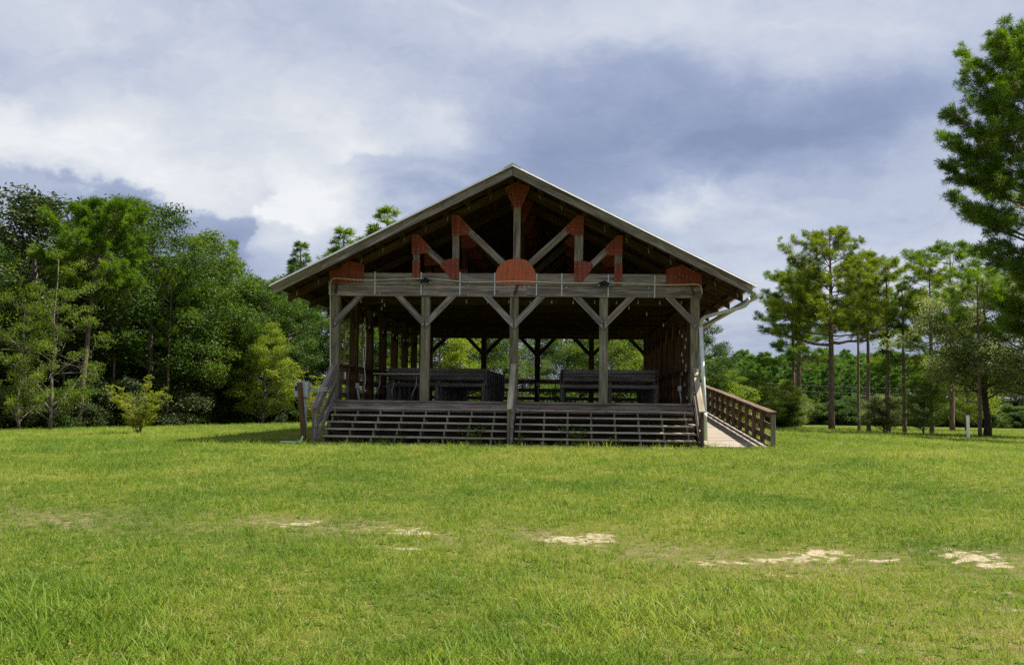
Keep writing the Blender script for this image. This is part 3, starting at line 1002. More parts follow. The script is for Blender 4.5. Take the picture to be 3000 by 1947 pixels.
def build_truss(y, detail):
    """bottom chord with its two top chords, webs and gusset plates as sub-parts"""
    off = y + YT
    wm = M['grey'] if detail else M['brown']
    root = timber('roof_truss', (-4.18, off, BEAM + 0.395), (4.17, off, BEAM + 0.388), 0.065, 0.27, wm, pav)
    for s in (-1, 1):
        pts = [(0, zr(0) - CHT), (s * (EV[s] - 0.06), zr(EV[s] - 0.06) - CHT), (s * (EV[s] - 0.06), zr(EV[s] - 0.06) - CHB + 0.05), (0, zr(0) - CHB)]
        ax = Vector((s * 1.0, 0, -SL))
        mw, _ = frame_x((0, 0, 0), ax)
        mw.translation = (s * 2.6, off, zr(2.6))
        inv = mw.inverted()
        for dy in ((-0.055,) if not detail else (-0.055, 0.075)):
            vs, fs = prism_xz(pts, off + dy - 0.0 if dy > 0 else off - 0.02, off + (0.115 if dy > 0 else 0.03))
            vs = [inv @ Vector(v) for v in vs]
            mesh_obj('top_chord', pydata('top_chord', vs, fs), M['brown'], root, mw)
    for (p, q, w) in WEB:
        timber('web_member', (p[0], off + 0.004, p[1]), (q[0], off + 0.004, q[1]), 0.075, w, wm, root,
               up=None if abs(p[0] - q[0]) > 0.12 else (1, 0, 0))
    for (mt, pts, bolts) in GUS:
        cx = sum(p[0] for p in pts) / len(pts)
        cz = sum(p[1] for p in pts) / len(pts)
        lp = [(p[0] - cx, p[1] - cz) for p in pts]
        vs, fs = prism_xz(lp, -0.010, 0.0)
        g = mesh_obj('gusset_plate', pydata('gusset_plate', vs, fs), M[mt], root, Matrix.Translation((cx, off - 0.043, cz)))
        if detail:
            geos = [disc_bolt(p[0], off - 0.0525, p[1], 0.0205, 0.018) for p in bolts]
            vs, fs = merge(geos)
            tag(mesh_obj('bolt_heads', pydata('bolt_heads', vs, fs), M['bolt'], g), kind='stuff')
    return root
# the front truss carries its bolts; the others are plainer copies of the same shapes
build_truss(0.0, True)
tr2 = build_truss(BAY, False)
KIDS[tr2.name] = [o for o in COL.objects if o.parent == tr2]
for k in range(2, 9):
    c = tr2.copy()
    COL.objects.link(c)
    c.location.y += BAY * (k - 1)
    for ch in KIDS[tr2.name]:
        d = ch.copy()
        COL.objects.link(d)
        d.parent = c
        d.matrix_parent_inverse = ch.matrix_parent_inverse.copy()

# straps, ties, brackets, bolts on the front
for u, v0, v1 in ((1099, 796, 862), (1234.4, 797, 863), (1348, 797, 864), (1450, 799, 864), (1572.4, 801, 866), (1646.4, 801, 868), (1782.5, 804, 870), (1918.6, 806, 872)):
    p, q = fp(u, v0, -0.16), fp(u - 1, v1, -0.16)
    timber('strap', (p.x, -0.1685, p.z), (q.x, -0.1585, q.z), 0.028, 0.006, M['galv'], pav)
for (u, v0, v1) in ((964.5, 818, 862), (2054.3, 834, 871)):
    p, q = fp(u, v0, -0.13), fp(u, v1, -0.13)
    T('end_strap', (p.x, -0.13, p.z), (q.x, -0.13, q.z), 0.02, 0.03, 'galv')
for (a_, b2) in (((988.5, 824), (983, 860)), ((1518, 826), (1508.5, 863)), ((2024, 838), (2036, 867))):
    p, q = fp(a_[0], a_[1], -0.17), fp(b2[0], b2[1], -0.17)
    T('steel_bracket', (p.x, -0.158, p.z), (q.x, -0.172, q.z), 0.052, 0.03, 'rust')
geos = []
for (u, v) in ((983, 858.5), (1111.5, 837), (1112, 859.5), (1245, 838), (1245, 859), (1372.5, 837), (1371, 861), (1511, 862), (1507, 838), (1537, 838), (1550, 839), (1660, 842),
               (1769, 866), (1901, 844), (1900, 867), (2037, 865), (2037, 850), (1500, 838), (1500, 862)):
    p = fp(u, v, -0.152)
    geos.append(disc_bolt(p.x, -0.150, p.z, 0.020, 0.012))
vs, fs = merge(geos)
tag(mesh_obj('bolt_heads', pydata('bolt_heads', vs, fs), M['galv'], pav), kind='stuff')

# roof: boards, purlins, fascia, metal
for s in (-1, 1):
    geos = []
    w = 0.142
    k = 0
    y = ROOF_Y0 + 0.02
    while y + w < ROOF_Y1 - 0.02:
        t0, t1 = 0.024, 0.046
        x1 = EV[s] - 0.03
        pts = [(s * 0.0, zr(0) - t0), (s * x1, zr(x1) - t0), (s * x1, zr(x1) - t1), (s * 0.0, zr(0) - t1)]
        geos.append(prism_xz(pts, y, y + w))
        y += w + 0.012
    vs, fs = merge([([Vector(v) for v in g[0]], g[1]) for g in geos])
    ax = Vector((s * 1.0, 0, -SL))
    mw, _ = frame_x((0, 0, 0), ax)
    mw.translation = (s * 2.6, 7, zr(2.6))
    inv = mw.inverted()
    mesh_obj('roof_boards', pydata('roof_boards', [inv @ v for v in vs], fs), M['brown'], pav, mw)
    for k in range(11):
        x = 0.10 + 0.491 * k
        zc = zr(x) - 0.046 - 0.03
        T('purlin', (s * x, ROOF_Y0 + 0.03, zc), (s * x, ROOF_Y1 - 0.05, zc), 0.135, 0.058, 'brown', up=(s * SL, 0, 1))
        if k > 0:
            zc = zr(x) - 0.17
            T('hurricane_tie', (s * (x - 0.04), YT - 0.026, zc + 0.06), (s * (x - 0.02), YT - 0.026, zc - 0.05), 0.014, 0.008, 'tubesteel')
    fz0, fz1 = 0.022, 0.205
    x1 = EV[s] - 0.04
    cut = 4.15 if s < 0 else x1
    pieces = [(0.004, cut)] + ([(cut + 0.004, x1)] if s < 0 else [])
    for (xa, xb) in pieces:
        pts = [(s * xa, zr(xa) - fz0), (s * xb, zr(xb) - fz0), (s * xb, zr(xb) - fz1), (s * xa, zr(xa) - fz1)]
        for (y0, y1) in ((ROOF_Y0 - 0.02, ROOF_Y0 + 0.018), (ROOF_Y1 - 0.018, ROOF_Y1 + 0.02)):
            mw, _ = frame_x((0, 0, 0), Vector((s * 1.0, 0, -SL)))
            mw.translation = (s * (xa + xb) / 2, y0, zr((xa + xb) / 2))
            inv = mw.inverted()
            vs, fs = prism_xz(pts, y0, y1)
            mesh_obj('fascia_board', pydata('fascia_board', [inv @ Vector(v) for v in vs], fs), M['grey'] if xb < 4.2 or s > 0 else M['post'], pav, mw)
    # ribbed metal sheet
    geos = []
    pan = 0.90
    y = ROOF_Y0 - 0.075
    while y < ROOF_Y1 + 0.05:
        y1 = min(y + pan - 0.002, ROOF_Y1 + 0.075)
        x1 = EV[s] + 0.035
        lift = 0.0
        pts = [(s * 0.0, zr(0) + 0.016), (s * x1, zr(x1) + 0.016), (s * x1, zr(x1) - 0.012), (s * 0.0, zr(0) - 0.012)]
        vs, fs = prism_xz(pts, y, y1)
        rp = [(s * 0.0, zr(0) + 0.036), (s * x1, zr(x1) + 0.036), (s * x1, zr(x1) + 0.010), (s * 0.0, zr(0) + 0.010)]
        v2, f2 = prism_xz(rp, y + 0.01, y + 0.035)
        vs, fs = merge([(vs, fs), (v2, f2)])
        mesh_obj('roof_sheet', pydata('roof_sheet', vs, fs), M['roofmetal'], pav)
        y += pan
pts = [(-0.19, zr(0.19) + 0.018), (0, zr(0) + 0.030), (0.19, zr(0.19) + 0.018), (0.19, zr(0.19) + 0.042), (0, zr(0) + 0.062), (-0.19, zr(0.19) + 0.042)]
vs, fs = prism_xz(pts, ROOF_Y0 - 0.085, ROOF_Y1 + 0.085)
mesh_obj('ridge_cap', pydata('ridge_cap', vs, fs), M['roofmetal'], pav)
# folded white trim along the front rake, leaning back so that it catches the sky
for s in (-1, 1):
    x1 = EV[s] + 0.035
    y0, y1 = ROOF_Y0 - 0.118, ROOF_Y0 - 0.076
    vs = [(0, y0, zr(0) - 0.014), (s * x1, y0, zr(x1) - 0.014), (s * x1, y1, zr(x1) + 0.017), (0, y1, zr(0) + 0.017),
          (0, y1, zr(0) - 0.014), (s * x1, y1, zr(x1) - 0.014)]
    fs = [(0, 1, 2, 3), (0, 4, 5, 1), (1, 5, 2), (0, 3, 4), (3, 2, 5, 4)]
    mesh_obj('rake_trim', pydata('rake_trim', vs, fs), M['trim'], pav)

# side and rear railings between the posts
def railing(p0, p1, nb, inward):
    p0, p1 = Vector(p0), Vector(p1)
    up = Vector((0, 0, 1))
    T('rail_cap', p0 + up * 0.82, p1 + up * 0.82, 0.14, 0.036, 'rail')
    d = (p1 - p0).normalized()
    o = Vector(inward) * 0.05
    for h in (0.735, 0.43, 0.12):
        T('rail_board', p0 + o * -1 + up * h, p1 + o * -1 + up * h, 0.036, 0.13, 'rail')
    for k in range(nb):
        q = p0 + (p1 - p0) * ((k + 0.75) / (nb + 0.35))
        T('baluster', q + up * 0.0 + o * -0.1, q + up * 0.80 + o * -0.1, 0.085 if abs(d.y) > 0.5 else 0.04, 0.04 if abs(d.y) > 0.5 else 0.085, 'rail')
for k in range(8):
    for s in (-1, 1):
        railing((s * 4.10, BAY * k + 0.10, DECK), (s * 4.10, BAY * (k + 1) - 0.10, DECK), 2, (-s, 0, 0))
for i in range(4):
    railing((PXS[i] + 0.1, LEN + 0.02, DECK), (PXS[i + 1] - 0.1, LEN + 0.02, DECK), 2, (0, -1, 0))

# ------------------------------------------------------------------ ramp along the right side
ramp = thing('access_ramp', 'bleached plank ramp with brown board railing beside the pavilion', 'ramp', (5.0, -0.6, 0.0))
RX0, RX1, RY0, RY1 = 4.27, 5.66, -0.66, 12.8
def rz(y): return 0.045 + (DECK - 0.045) * (y - RY0) / (RY1 - RY0)
rs_ = (DECK - 0.045) / (RY1 - RY0)
npl = 92
for k in range(npl):
    y = RY0 + 0.075 + 0.1455 * k
    jit = random.uniform(-0.004, 0.004)
    timber('ramp_plank', (RX0 + random.uniform(-0.03, 0.02), y, rz(y) - 0.018 + jit), (RX1 + random.uniform(-0.012, 0.012), y, rz(y) - 0.018 + jit), 0.139, 0.036, M['ramp'], ramp, up=(0, -rs_, 1))
for x in (RX0 + 0.09, RX1 - 0.05):
    timber('ramp_joist', (x, RY0 + 0.02, rz(RY0) - 0.095), (x, RY1, rz(RY1) - 0.11), 0.04, 0.13, M['dark'], ramp)
    for y in (3.0, 6.0, 9.0, 12.0):
        timber('ramp_support', (x, y, gz(x, y) - 0.1), (x, y, rz(y) - 0.17), 0.09, 0.09, M['dark'], ramp)
RXP = RX1 - 0.045
for k in range(14):
    y = RY0 + 0.06 + 1.0 * k
    if y > RY1: break
    end = k == 0
    timber('rail_post', (RXP + (0.045 if end else 0), y, (-0.1 if end else rz(y))), (RXP + (0.045 if end else 0), y, rz(y) + (0.70 if end else 0.72)), 0.092, 0.092, M['post'] if end else M['rail'], ramp)
    if not end and y + 0.5 < RY1:
        pass
for (dz, h, dx, w) in ((0.655, 0.13, 0.066, 0.036), (0.40, 0.135, 0.066, 0.036), (0.13, 0.135, 0.066, 0.036)):
    for (ya, yb) in ((RY0 + (0.14 if dx < 0.1 else 0), 4.3), (4.305, 8.4), (8.405, RY1)):
        timber('rail_board', (RXP + dx, ya, rz(ya) + dz), (RXP + dx, yb, rz(yb) + dz), w, h, M['rail'], ramp)
for i, (ya, yb) in enumerate(((RY0 - 0.02, 3.6), (3.605, 7.9), (7.905, RY1))):
    dz = 0.742 + (0.006 if i == 1 else 0)
    timber('rail_cap', (RXP + 0.02, ya, rz(ya) + dz), (RXP + 0.02, yb, rz(yb) + dz), 0.19, 0.036, M['rail'], ramp)
# blocks under the near left edge of the ramp
for (y, z) in ((-0.60, 0.02), (-0.30, 0.02)):
    timber('edge_block', (RX0 - 0.10, y, 0.012), (RX0 + 0.16, y, 0.012), 0.12, 0.035, M['tread'], ramp)

# ------------------------------------------------------------------ gutter and downpipe
gt = thing('gutter', 'grey half round gutter along the right eave with open front end', 'gutter', (EAVE, 0, 3.3))
gp = fp(2213, 866, -1.22)
gxc, gzc = EAVE + 0.085, zr(EAVE) - 0.165
sec = []
for k in range(9):
    a_ = math.pi * (1.0 + k / 8.0)
    sec.append((0.075 * math.cos(a_), 0.085 * math.sin(a_)))
prof_out = [(-0.075, 0.03)] + sec + [(0.098, 0.022), (0.098, 0.030), (0.075, 0.006)]
prof_in = [(x * 0.93, z * 0.93 + 0.003) for x, z in sec]
loop = sec + prof_in[::-1]
vs, fs = prism_xz([(gxc + x, gzc + z) for x, z in loop], ROOF_Y0 - 0.06, ROOF_Y1)
mesh_obj('trough', pydata('trough', vs, fs), M['gutter'], gt)
timber('rolled_lip', (gxc + 0.082, ROOF_Y0 - 0.06, gzc + 0.004), (gxc + 0.082, ROOF_Y1, gzc + 0.004), 0.022, 0.018, M['gutter'], gt)
for k in range(8):
    y = ROOF_Y0 + 0.3 + 2.2 * k
    timber('gutter_strap', (gxc - 0.12, y, gzc + 0.016), (gxc + 0.085, y, gzc + 0.012), 0.025, 0.006, M['galv'], gt)

dp_ = thing('downpipe', 'white downpipe bending under the eave beside the right front post', 'downpipe', (4.3, -0.45, 0.05))
YD = -0.42
path = [fp(u, v, y) for u, v, y in ((2192, 872, -1.02), (2192.5, 880, -1.02), (2190, 888, -1.01), (2183, 895, -1.0), (2172, 900, -0.98), (2150, 906, -0.93), (2115, 915, -0.82),
                                  (2080, 924, -0.68), (2066, 928, -0.60), (2058, 934, -0.53), (2054, 944, -0.46), (2053, 960, YD))]
bot = fp(2068, 1290, YD - 0.02)
vs, fs = tube_geo(path, 0.040, 10)
mesh_obj('elbow_pipe', pydata('elbow_pipe', vs, fs, True), M['gutter'], dp_)
vs, fs = tube_geo([path[-1] + Vector((0, 0, 0.05)), bot], 0.045, 12)
mesh_obj('pipe', pydata('pipe', vs, fs, True), M['pvc'], dp_)
mp_ = path[-1].lerp(bot, 0.78)
vs, fs = tube_geo([mp_ + Vector((0, 0, 0.06)), mp_ - Vector((0, 0, 0.06))], 0.051, 12)
mesh_obj('pipe_coupling', pydata('pipe_coupling', vs, fs, True), M['pvc'], dp_)
mp_ = path[-1].lerp(bot, 0.16)
vs, fs = tube_geo([mp_ + Vector((0, 0, 0.03)), mp_ - Vector((0, 0, 0.03))], 0.050, 12)
mesh_obj('pipe_coupling', pydata('pipe_coupling', vs, fs, True), M['pvc'], dp_)

# ------------------------------------------------------------------ conduit and flood lights on the front beam
cd = thing('conduit', 'thin cream conduit sagging along the front beam and down the left post', 'conduit', (-4.2, -0.2, DECK))
pp = [(966, 1140), (966, 1000), (965.5, 880), (966, 830)]
pts3 = [fp(u, v, -0.19) for u, v in ((968, 1165), (968, 1060), (967, 960), (968.5, 880), (966.5, 855), (967, 832), (970, 820), (977, 814), (986, 814), (1020, 817.5), (1072, 821.5),
                                     (1130, 820), (1190, 816), (1240, 815), (1300, 818), (1345, 825), (1390, 827), (1450, 825), (1515, 822.5), (1570, 825), (1640, 829), (1760, 829),
                                     (1830, 827), (1880, 833), (1960, 835), (2010, 832.5), (2045, 831.5), (2052, 834), (2057, 845), (2057, 860))]
sm3 = []
for i in range(len(pts3) - 1):
    sm3 += [pts3[i].lerp(pts3[i + 1], t) for t in (0.0, 0.5)]
sm3.append(pts3[-1])
for _ in range(2):
    sm3 = [sm3[0]] + [(sm3[i - 1] + sm3[i] * 2 + sm3[i + 1]) / 4 for i in range(1, len(sm3) - 1)] + [sm3[-1]]
vs, fs = tube_geo(sm3, 0.0125, 6)
mesh_obj('pipe_run', pydata('pipe_run', vs, fs, True), M['conduit'], cd)
for i_, (u, v, lab) in enumerate(((1247, 820, 'black twin head floodlight on the front beam, left of the orange plate'), (1770, 829, 'black twin head floodlight on the front beam, right of the orange plate'))):
    c = fp(u, v, -0.22)
    fl = thing('floodlight', lab, 'floodlight', c, 'floodlights on the front beam')
    vs, fs = tube_geo([c + Vector((0, 0.045, 0.0)), c + Vector((0, -0.03, 0.0))], 0.055, 10)
    mesh_obj('base', pydata('base', vs, fs, True), M['black'], fl)
    for s in (-1, 1):
        q = c + Vector((s * 0.04, -0.035, 0.0))
        r = q + Vector((s * 0.075, -0.06, -0.055))
        vs, fs = tube_geo([q, q.lerp(r, 0.45), r, r + (r - q) * 0.12], [0.022, 0.040, 0.052, 0.050], 10)
        h = mesh_obj('lamp_head', pydata('lamp_head', vs, fs, True), M['black'], fl)
        d_ = (r - q).normalized()
        vs, fs = tube_geo([r + d_ * 0.0135, r + d_ * 0.016], 0.036, 10)
        mesh_obj('lens', pydata('lens', vs, fs), M['bulb'], h)

# ------------------------------------------------------------------ string lights
def bulb_mesh():
    vs, fs = tube_geo([Vector((0, 0, 0)), Vector((0, 0, -0.035)), Vector((0, 0, -0.036)), Vector((0, 0, -0.055)), Vector((0, 0, -0.085)), Vector((0, 0, -0.098))],
                      [0.010, 0.011, 0.010, 0.019, 0.018, 0.005], 8)
    me = pydata('bulb', vs, fs, True)
    me.materials.append(M['bulb'])
    return me
bmesh_ = bulb_mesh()
def string(label, pts, step=0.42):
    st = thing('string_lights', label, 'string lights', pts[0], 'festoon bulbs strung inside the pavilion')
    path = []
    for a_, b2 in zip(pts[:-1], pts[1:]):
        a_, b2 = Vector(a_), Vector(b2)
        ln = (b2 - a_).length
        for k in range(6):
            t = k / 6
            path.append(a_.lerp(b2, t) - Vector((0, 0, 0.22 * ln * 0.35 * 4 * t * (1 - t) * 0.35)))
    path.append(Vector(pts[-1]))
    vs, fs = tube_geo(path, 0.006, 4)
    mesh_obj('cable', pydata('cable', vs, fs), M['black'], st)
    acc = 0.2
    for a_, b2 in zip(path[:-1], path[1:]):
        ln = (b2 - a_).length
        acc += ln
        if acc >= step:
            acc = 0
            mesh_obj('bulb', bmesh_, None, st, Matrix.Translation(b2 - Vector((0, 0, 0.004))))
zb2 = BEAM - 0.02
string('festoon bulbs on a cable just behind the front beam', [(x, 0.22, zb2 + 0.02) for x in np.linspace(-3.9, 3.95, 9)], 0.40)
string('festoon bulbs looping down the right front bay to the railing', [(2.3, 0.4, zb2), (2.95, 0.9, zb2 - 0.12), (3.6, 1.6, zb2 - 0.45), (3.92, 1.9, 2.75), (3.93, 0.3, 2.45), (3.93, 1.75, 2.15), (3.93, 0.35, 1.85), (3.93, 1.4, 1.72), (3.93, 0.6, 1.35), (3.93, 0.35, 1.12)], 0.55)
string('festoon bulbs hanging along the left row of posts', [(-3.0, 0.35, zb2), (-3.3, 1.2, zb2 - 0.1), (-3.9, BAY, 2.95), (-3.9, 2 * BAY, 2.9), (-3.9, 3 * BAY, 2.95), (-3.9, 5 * BAY, 2.95)], 0.40)
dc_ = thing('hanging_cord', 'white extension cord dangling against the left row of posts', 'cord', fp(1068, 964, 1.75))
vs, fs = tube_geo([fp(u, v, 1.70) for u, v in ((1064, 962), (1069, 967), (1072, 972), (1071.5, 1010), (1070, 1050), (1067.5, 1075), (1069, 1090), (1070.5, 1110), (1069, 1125), (1066.5, 1133), (1067, 1139), (1069, 1142))], 0.010, 6)
mesh_obj('cord', pydata('cord', vs, fs, True), M['white'], dc_)
vs, fs = tube_geo([fp(1069, 1141, 1.70), fp(1070, 1146, 1.70)], 0.02, 6)
mesh_obj('plug', pydata('plug', vs, fs), M['white'], dc_)

# outlet boxes on stub pipes standing on the deck
for (u, v0, v1, y, lab) in ((1047, 1132, 1171, 1.2, 'grey outlet box on bent pipe by the left railing'), (1991, 1141, 1180, 0.9, 'grey outlet box on thin pipe by the right railing'),
                            (1575, 1128, 1176, 12.4, 'small outlet box on tall pipe at the rear centre post')):
    q = fp(u, v0, y)
    base = Vector((q.x + 0.04, y, DECK))
    ob = thing('outlet_box', lab, 'outlet box', base, 'outlet boxes on the deck')
    vs, fs = tube_geo([base, Vector((q.x + 0.03, y, q.z - 0.2)), Vector((q.x, y, q.z - 0.03))], 0.022 if u < 1100 else 0.014, 8)
    mesh_obj('pipe', pydata('pipe', vs, fs, True), M['boxgrey'], ob)
    vs, fs = box_geo((q.x, y, q.z + 0.025), (0.085, 0.07, 0.12))
    bx_ = mesh_obj('box', pydata('box', vs, fs), M['boxgrey'], ob)
    vs, fs = box_geo((q.x, y - 0.042, q.z + 0.03), (0.07, 0.012, 0.09))
    mesh_obj('cover', pydata('cover', vs, fs), M['boxgrey'], bx_)

# ------------------------------------------------------------------ pews
def make_pew(x0, x1, y, label, group):
    pw_ = thing('pew', label, 'pew', ((x0 + x1) / 2, y, DECK), group)
    up = DECK
    def t(name, p0, p1, w, h): return timber(name, p0, p1, w, h, M['pew'], pw_)
    back = y + 0.36
    for i, (z0, z1) in enumerate(((0.565, 0.665), (0.670, 0.765), (0.770, 0.880))):
        lean = 0.035 * i
        t('back_plank', (x0 + 0.05, back + lean, up + (z0 + z1) / 2), (x1 - 0.05, back + lean, up + (z0 + z1) / 2), 0.03, z1 - z0 - 0.010)
    for k in range(2):
        t('seat_plank', (x0 + 0.02, y + 0.08 + 0.165 * k, up + 0.455), (x1 - 0.02, y + 0.08 + 0.165 * k, up + 0.455), 0.155, 0.032)
    t('apron', (x0 + 0.0, y + 0.0, up + 0.425), (x1 - 0.0, y + 0.0, up + 0.425), 0.03, 0.085)
    for x in (x0 + 0.045, (x0 + x1) / 2 + 0.02, x1 - 0.045):
        t('leg', (x, y + 0.06, up), (x, y + 0.06, up + 0.38), 0.085, 0.085)
        t('back_post', (x, back + 0.05, up), (x, back + 0.12, up + 0.87), 0.085, 0.05)
    for x in (x0 - 0.012, x1 + 0.012):
        t('end_board', (x, back - 0.06, up + 0.06), (x, back + 0.05, up + 0.87), 0.02, 0.15)
    return pw_
PEWY = [3.75 + 0.86 * k for k in range(9)]
pews = {}
for s, side in ((-1, 'left'), (1, 'right')):
    xa, xb = (-3.60, -0.98) if s < 0 else (1.02, 3.57)
    for k, y in enumerate(PEWY):
        if k == 0:
            lab = 'long grey plank pew behind the folding table, front of its row' if s < 0 else 'long grey plank pew facing the steps, front row beside the right railing'
            src = make_pew(xa, xb, y, lab, 'pews in the pavilion')
            kids = [o for o in COL.objects if o.parent == src]
        else:
            lab = 'dark plank pew in the rows behind the front pew, %s bank' % ('table' if s < 0 else 'ramp side')
            c = src.copy()
            COL.objects.link(c)
            c.location.y = y
            c['label'] = lab
            for ch in kids:
                d = ch.copy()
                COL.objects.link(d)
                d.parent = c
                d.matrix_parent_inverse = ch.matrix_parent_inverse.copy()

# ------------------------------------------------------------------ folding table
tb = thing('folding_table', 'white topped folding table with bent steel legs in front of the pew', 'table', (-3.1, 3.2, DECK))
tz, ty = 1.63, 3.15
x0, x1 = fp(1100, 1095, ty).x, fp(1262, 1095, ty).x
timber('table_top', (x0, ty, tz), (x1, ty, tz), 0.60, 0.022, M['white'], tb)
timber('under_frame', (x0 + 0.12, ty, tz - 0.035), (x1 - 0.12, ty, tz - 0.035), 0.50, 0.045, M['board'], tb)
for (xt, xm, xb) in ((0.17, 0.165, 0.03), (x1 - x0 - 0.33, x1 - x0 - 0.335, x1 - x0 - 0.45)):
    for dy, dx in ((-0.24, 0.0), (0.22, 0.40 if xt < 0.2 else 0.2)):
        path = [Vector((x0 + xt + dx * 0.7, ty + dy, tz - 0.05)), Vector((x0 + xm + dx * 0.7, ty + dy, tz - 0.30)), Vector((x0 + (xm * 0.6 + xb * 0.4) + dx * 0.72, ty + dy, tz - 0.40)),
                Vector((x0 + xb + 0.015 + dx * 0.9, ty + dy, tz - 0.52)), Vector((x0 + xb + dx * 0.95, ty + dy, DECK))]
        vs, fs = tube_geo(path, 0.014, 7)
        mesh_obj('leg', pydata('leg', vs, fs, True), M['tubesteel'], tb)
    T_ = timber('leg_brace', (x0 + xm + 0.05, ty - 0.22, tz - 0.33), (x0 + xm + 0.25, ty + 0.2, tz - 0.33), 0.016, 0.016, M['tubesteel'], tb)

# ------------------------------------------------------------------ electric meter post
ep = hit(893, 1301)
el_ = thing('electric_box_post', 'grey electric box on a leaning brown post left of the steps', 'electric box', ep)
ey = ep.y
p1 = fp(878, 1120, ey)
timber('wood_post', ep - Vector((0, 0, 0.15)), p1, 0.10, 0.095, M['rust_wood'], el_)
c = fp(885, 1139.5, ey + 0.11)
vs, fs = box_geo((0, 0, 0), (0.30, 0.12, 0.33))
bx_ = mesh_obj('box', pydata('box', vs, fs), M['boxgrey'], el_, Matrix.Translation(c) @ Matrix.Rotation(0.03, 4, 'Y'))
vs, fs = box_geo((0, 0, 0), (0.285, 0.014, 0.315))
mesh_obj('cover', pydata('cover', vs, fs), M['boxgrey'], bx_, Matrix.Translation(c + Vector((0, -0.066, 0))) @ Matrix.Rotation(0.03, 4, 'Y'))
q = fp(869, 1137, ey + 0.05)
vs, fs = box_geo((q.x - 0.01, q.y, q.z), (0.04, 0.05, 0.10))
mesh_obj('switch_lever', pydata('switch_lever', vs, fs), M['black'], bx_)
for (ua, va, ub, vb) in ((896.5, 1160, 899.5, 1212), (894, 1160, 897, 1212)):
    a_, b2 = fp(ua, va, ey + 0.1), fp(ub, vb, ey + 0.12)
    b2 = Vector((b2.x, b2.y, gz(b2.x, b2.y)))
    vs, fs = tube_geo([a_, b2], 0.014, 7)
    mesh_obj('conduit_pipe', pydata('conduit_pipe', vs, fs, True), M['boxgrey'], el_)
for (v0, v1) in ((1139, 1136), (1144.5, 1143)):
    a_, b2 = fp(904, v0, ey + 0.1), fp(960, v1, ey + 0.1)
    vs, fs = tube_geo([a_, b2], 0.014, 7)
    mesh_obj('conduit_pipe', pydata('conduit_pipe', vs, fs, True), M['boxgrey'], el_)
gp_ = thing('ground_pipe', 'white drain pipe curving from the electric post onto the grass', 'pipe', hit(884, 1300))
pl = []
for (u, v, dz) in ((886.5, 1276, None), (886, 1282, None), (884, 1288, None), (877, 1296, None), (867, 1299, None), (856, 1300.5, None), (840, 1302, None), (822, 1303.5, None)):
    pl.append(fp(u, v, ey - 0.09))
gl = min(p.z for p in pl)
pl = [Vector((p.x, p.y, max(p.z, gz(p.x, p.y) + 0.05))) for p in pl]
vs, fs = tube_geo(pl, 0.015, 8)
mesh_obj('pipe', pydata('pipe', vs, fs, True), M['pvc'], gp_)

# ------------------------------------------------------------------ trees
def rand_unit(R, n_):
    v = R.normal(size=(n_, 3))
    return v / np.linalg.norm(v, axis=1, keepdims=True)

def leaves_mesh(name, cen, length, width, R, tint, updir=0.5, droop=0.0):
    """one small folded rhombus per leaf"""
    n_ = len(cen)
    ax = rand_unit(R, n_)
    ax[:, 2] = ax[:, 2] * 0.6 - droop
    ax /= np.linalg.norm(ax, axis=1, keepdims=True)
    nr = rand_unit(R, n_)
    nr[:, 2] = np.abs(nr[:, 2]) + updir
    bx = np.cross(nr, ax)
    bx /= np.linalg.norm(bx, axis=1, keepdims=True) + 1e-9
    L_ = (length * (0.65 + 0.7 * R.random(n_)))[:, None]
    W_ = (width * (0.65 + 0.7 * R.random(n_)))[:, None]
    v = np.stack([cen - ax * L_ / 2, cen + bx * W_ / 2, cen + ax * L_ / 2, cen - bx * W_ / 2], 1).reshape(-1, 3)
    f = np.arange(n_ * 4).reshape(-1, 4)
    me = np_mesh(name, v, f, False)
    add_attr(me, 'tint', np.repeat(tint, 4))
    return me

def wander(p0, p1, n_, amt, rg):
    p0, p1 = Vector(p0), Vector(p1)
    ln = (p1 - p0).length
    out_ = []
    off = Vector((0, 0, 0))
    for i in range(n_ + 1):
        t = i / n_
        if 0 < i < n_:
            off = off * 0.6 + Vector((rg.uniform(-1, 1), rg.uniform(-1, 1), rg.uniform(-0.4, 0.4))) * amt * ln / n_
        out_.append(p0.lerp(p1, t) + off * (1 - t * 0.5))
    return out_

